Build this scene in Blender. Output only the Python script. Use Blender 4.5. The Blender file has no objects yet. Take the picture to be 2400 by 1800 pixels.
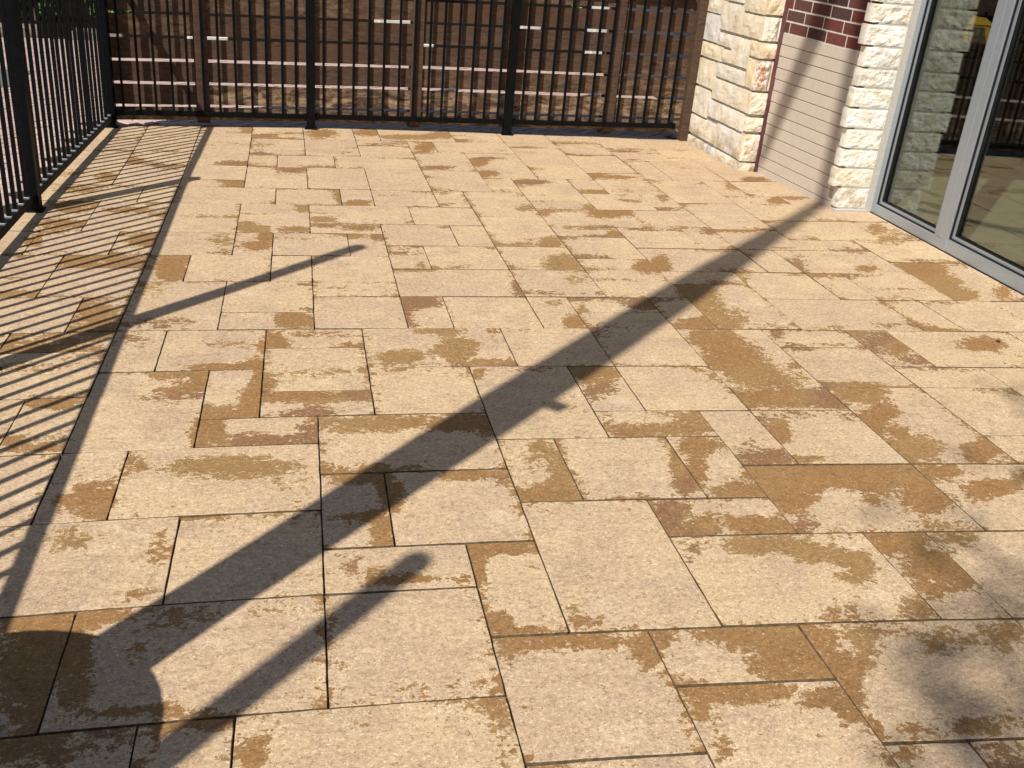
import bpy, bmesh, math, random
from mathutils import Vector, Matrix, noise
random.seed(7)
C = bpy.context.scene.collection
scene = bpy.context.scene
S = 1.57                                   # metres per survey unit (camera height)

# ------------------------------------------------------------------ camera
cam_d = bpy.data.cameras.new('camera'); cam = bpy.data.objects.new('camera', cam_d); C.objects.link(cam)
Rw = ((0.978164, -0.008675, 0.207653), (-0.190836, -0.433229, 0.880849), (0.08232, -0.901242, -0.425424))
cam.matrix_world = Matrix(((Rw[0][0], -Rw[0][1], -Rw[0][2], 0), (Rw[1][0], -Rw[1][1], -Rw[1][2], 0),
                           (Rw[2][0], -Rw[2][1], -Rw[2][2], S), (0, 0, 0, 1)))
cam_d.sensor_width = 36; cam_d.lens = 2289.404/2400*36; cam_d.clip_start = .05; cam_d.clip_end = 3000
scene.camera = cam

# ------------------------------------------------------------------ sky and sun
SUN_H = (.68, .733); SUN_EL = math.radians(49.5)     # horizontal travel of the light, elevation
KX, KY = .58, .625                                   # shadow travel per unit of height
w = bpy.data.worlds.new('World'); scene.world = w; w.use_nodes = True
nt = w.node_tree; nt.nodes.clear()
sky = nt.nodes.new('ShaderNodeTexSky'); sky.sky_type = 'NISHITA'; sky.sun_disc = False
sky.sun_elevation = SUN_EL; sky.sun_rotation = math.radians(223); sky.air_density = 1.0; sky.dust_density = 1.5
bg = nt.nodes.new('ShaderNodeBackground'); bg.inputs[1].default_value = .078
out = nt.nodes.new('ShaderNodeOutputWorld')
nt.links.new(sky.outputs[0], bg.inputs[0]); nt.links.new(bg.outputs[0], out.inputs[0])
ld = bpy.data.lights.new('sun', 'SUN'); ld.energy = 5.0; ld.angle = math.radians(.53); ld.color = (1, .93, .82)
sun = bpy.data.objects.new('sun', ld); C.objects.link(sun)
sd = Vector((KX, KY, -1)).normalized()
sun.rotation_euler = sd.to_track_quat('-Z', 'Y').to_euler()
vs = scene.view_settings; vs.view_transform = 'Standard'; vs.look = 'None'; vs.exposure = .10; vs.gamma = 1
vs.use_curve_mapping = False

# ------------------------------------------------------------------ data measured on site (units of S; lattice for slabs)
CI=[[-0.01191, 19.88021], [9.59398, 0.27265], [-0.05074, 19.09345], [-0.25055, 0.22636], [-0.0659, -0.74289], [0.25661, -0.23844], [0.1385, 0.00197], [0.0295, 0.45785], [-0.04765, -0.17697], [-0.04725, 0.52902], [0.05381, 0.05082]]
TILES=[(-5,-2,10,12,12),(-2,0,10,12,12),(-5,-3,8,10,10),(-3,0,8,10,10),(-4,-2,6,8,8),(-2,-1,6,8,8),(-1,2,6,8,8),(0,2,8,10,10),(0,2,10,11,11),(2,3,9,11,11),(2,4,7,9,9),(3,5,9,12,12),(4,6,8,9,9),(4,6,6,8,8),(2,4,5,7,7),(5,8,9,11,11),(6,9,7,9,9),(8,9,9,11,11),(9,11,9,11,11),(7,10,11,13,13),(10,13,11,13,13),(6,7,5,7,7),(7,9,5,7,7),(9,11,7,9,9),(0,1,11,13,13),(1,3,11,13,13),(0,3,13,15,15),(3,5,14,17,17),(1,3,15,17,17),(3,4,12,14,14),(4,6,12,14,14),(5,7,11,12,12),(6,7,12,14,14),(5,6,15,17,17),(6,8,15,17,17),(5,7,14,15,15),(7,8,13,15,15),(8,10,15,16,16),(8,10,13,15,15),(10,12,13,16,16),(12,14,16,17,17),(12,14,14,16,16),(14,16,15,17,17),(14,16,13,15,15),(12,14,13,14,14),(10,12,18,19,19),(10,12,16,18,18),(12,13,17,19,19),(13,16,17,19,19),(16,18,17,19,19),(8,10,16,19,19),(9,11,19,22,22),(9,11,22,23,23),(11,13,21,23,23),(13,14,21,23,23),(14,16,21,23,23),(11,14,19,21,21),(14,15,19,21,21),(15,17,19,21,21),(17,19,19,21,21),(8,9,19,21,21),(16,19,21,24,24),(16,19,24,26,26),(17,19,26,28,28),(15,17,26,28,28),(14,16,25,26,26),(13,16,23,25,25),(12,14,25,27,27),(11,12,25,27,27),(14,15,26,28,28),(12,14,27,30,30),(14,16,28,30,30),(16,19,28,31,31),(14,16,30,31,31),(15,18,31,33,33),(15,18,33,36,36),(14,18,36,38,38),(14,18,38,40.08,39.73),(13,15,33,36,36),(12,13,33,36,36),(12,14,36,38,38),(12,14,38,40.44,40.08),(12,14,30,33,33),(14,15,31,33,33),(11,12,29,31,31),(10,12,31,33,33),(9,11,29,31,31),(9,10,31,33,33),(7,9,32,33,33),(7,9,30,32,32),(7,9,29,30,30),(7,10,27,29,29),(10,12,27,29,29),(9,11,25,27,27),(7,9,26,27,27),(7,9,24,26,26),(7,9,21,24,24),(9,12,23,25,25),(12,13,23,25,25),(0,2,22,24,24),(1,2,24,26,26),(0,2,26,27,27),(0,3,27,29,29),(-1,1,24,26,26),(-1,0,22,24,24),(0,2,21,22,22),(-2,0,20,22,22),(-2,0,19,20,20),(-4,-2,19,22,22),(-3,-1,22,24,24),(-2,-1,24,26,26),(-4,-2,24,26,26),(-4,-3,22,24,24),(-4,-2,26,29,29),(-2,0,26,29,29),(-4,-1,29,31,31),(-1,1,29,31,31),(1,2,29,31,31),(2,4,29,31,31),(4,5,29,31,31),(5,7,28,31,31),(5,7,25,28,28),(5,7,23,25,25),(2,4,25,27,27),(4,5,25,27,27),(3,5,27,29,29),(2,3,23,25,25),(3,5,23,25,25),(2,5,21,23,23),(5,7,21,23,23),(0,2,19,21,21),(2,3,19,21,21),(3,5,19,21,21),(5,6,19,21,21),(6,8,20,21,21),(6,8,17,20,20),(1,4,17,19,19),(4,6,17,19,19),(-1,1,18,19,19),(-1,1,16,18,18),(-1,1,15,16,16),(-4,-3,17,19,19),(-3,-1,17,19,19),(-4,-2,16,17,17),(-4,-2,14,16,16),(-2,-1,15,17,17),(-2,0,14,15,15),(-3,0,12,14,14),(-4,-3,12,14,14),(-6,-4,12,14,14),(-7,-4,16,18,18),(-6,-4,18,19,19),(-8,-6,18,19,19),(-5,-4,14,16,16),(-7,-5,14,16,16),(-5,-4,19,21,21),(-8,-5,19,21,21),(-6,-4,21,23,23),(-6,-4,23,24,24),(-8,-6,21,24,24),(-5,-4,24,26,26),(-7,-5,24,26,26),(-8,-7,24,26,26),(-6,-4,26,29,29),(-8,-6,26,29,29),(-5,-4,29,31,31),(-8,-5,29,31,31),(-6,-4,31,34,34),(-8,-6,31,33,33),(-8,-6,33,36,36),(-6,-4,34,36,36),(-8,-6,36,38,38),(-6,-4,36,39,39),(-8,-6,38,41.3,41.44),(-6,-4,39,41.44,41.69),(-4,-2,31,32,32),(-4,-2,32,34,34),(-4,-2,34,35,35),(-4,-2,35,38,38),(-4,-2,38,40,40),(-4,-2,40,41.69,41.77),(-2,0,31,34,34),(-2,-1,34,36,36),(-1,1,34,36,36),(-2,0,36,37,37),(-2,0,37,39,39),(-2,0,39,41.77,41.77),(0,2,36,39,39),(0,2,39,41.77,41.74),(1,4,34,36,36),(2,4,36,38,38),(2,4,38,39,39),(0,2,31,34,34),(2,4,31,34,34),(4,6,34,37,37),(4,6,31,34,34),(6,8,36,37,37),(6,8,33,36,36),(6,7,31,33,33),(4,5,37,39,39),(5,8,37,39,39),(2,3,39,41.74,41.64),(3,6,39,41.64,41.26),(6,8,39,41.26,40.87),(8,10,38,40.87,40.64),(8,10,35,38,38),(8,10,33,35,35),(10,12,39,40.64,40.44),(10,12,37,39,39),(10,12,34,37,37),(10,12,33,34,34),(-8,-7,14,18,18),(-9,-7,12,14,14),(11,13,9,11,11),(-8,-5,10,12,12),(-7,-5,8,10,10),(-7,-4,6,8,8),(9,11,5,7,7),(11,13,7,9,9),(-1,2,4,6,6),(-4,-1,4,6,6),(-7,-6,12,14,14),(-8,-5,2,4,4),(-5,-2,2,4,4),(-2,1,2,4,4),(1,4,2,4,4),(4,7,2,4,4),(7,10,2,4,4),(10,13,2,4,4),(13,16,2,4,4),(16,18,2,4,4),(-8,-5,4,6,6),(-5,-4,4,6,6),(2,5,4,5,5),(5,8,4,5,5),(8,11,4,5,5),(11,14,4,6,6),(14,17,4,6,6),(17,18,4,6,6),(4,6,5,6,6),(-8,-7,6,8,8),(11,14,6,7,7),(14,17,6,8,8),(17,18,6,8,8),(13,14,7,9,9),(-8,-7,8,10,10),(14,17,8,10,10),(17,18,8,10,10),(13,14,9,11,11),(14,17,10,12,12),(17,18,10,12,12),(13,14,11,13,13),(14,17,12,13,13),(17,18,12,14,14),(16,17,13,15,15),(17,18,14,16,16),(16,17,15,17,17),(17,18,16,17,17)]
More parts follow.
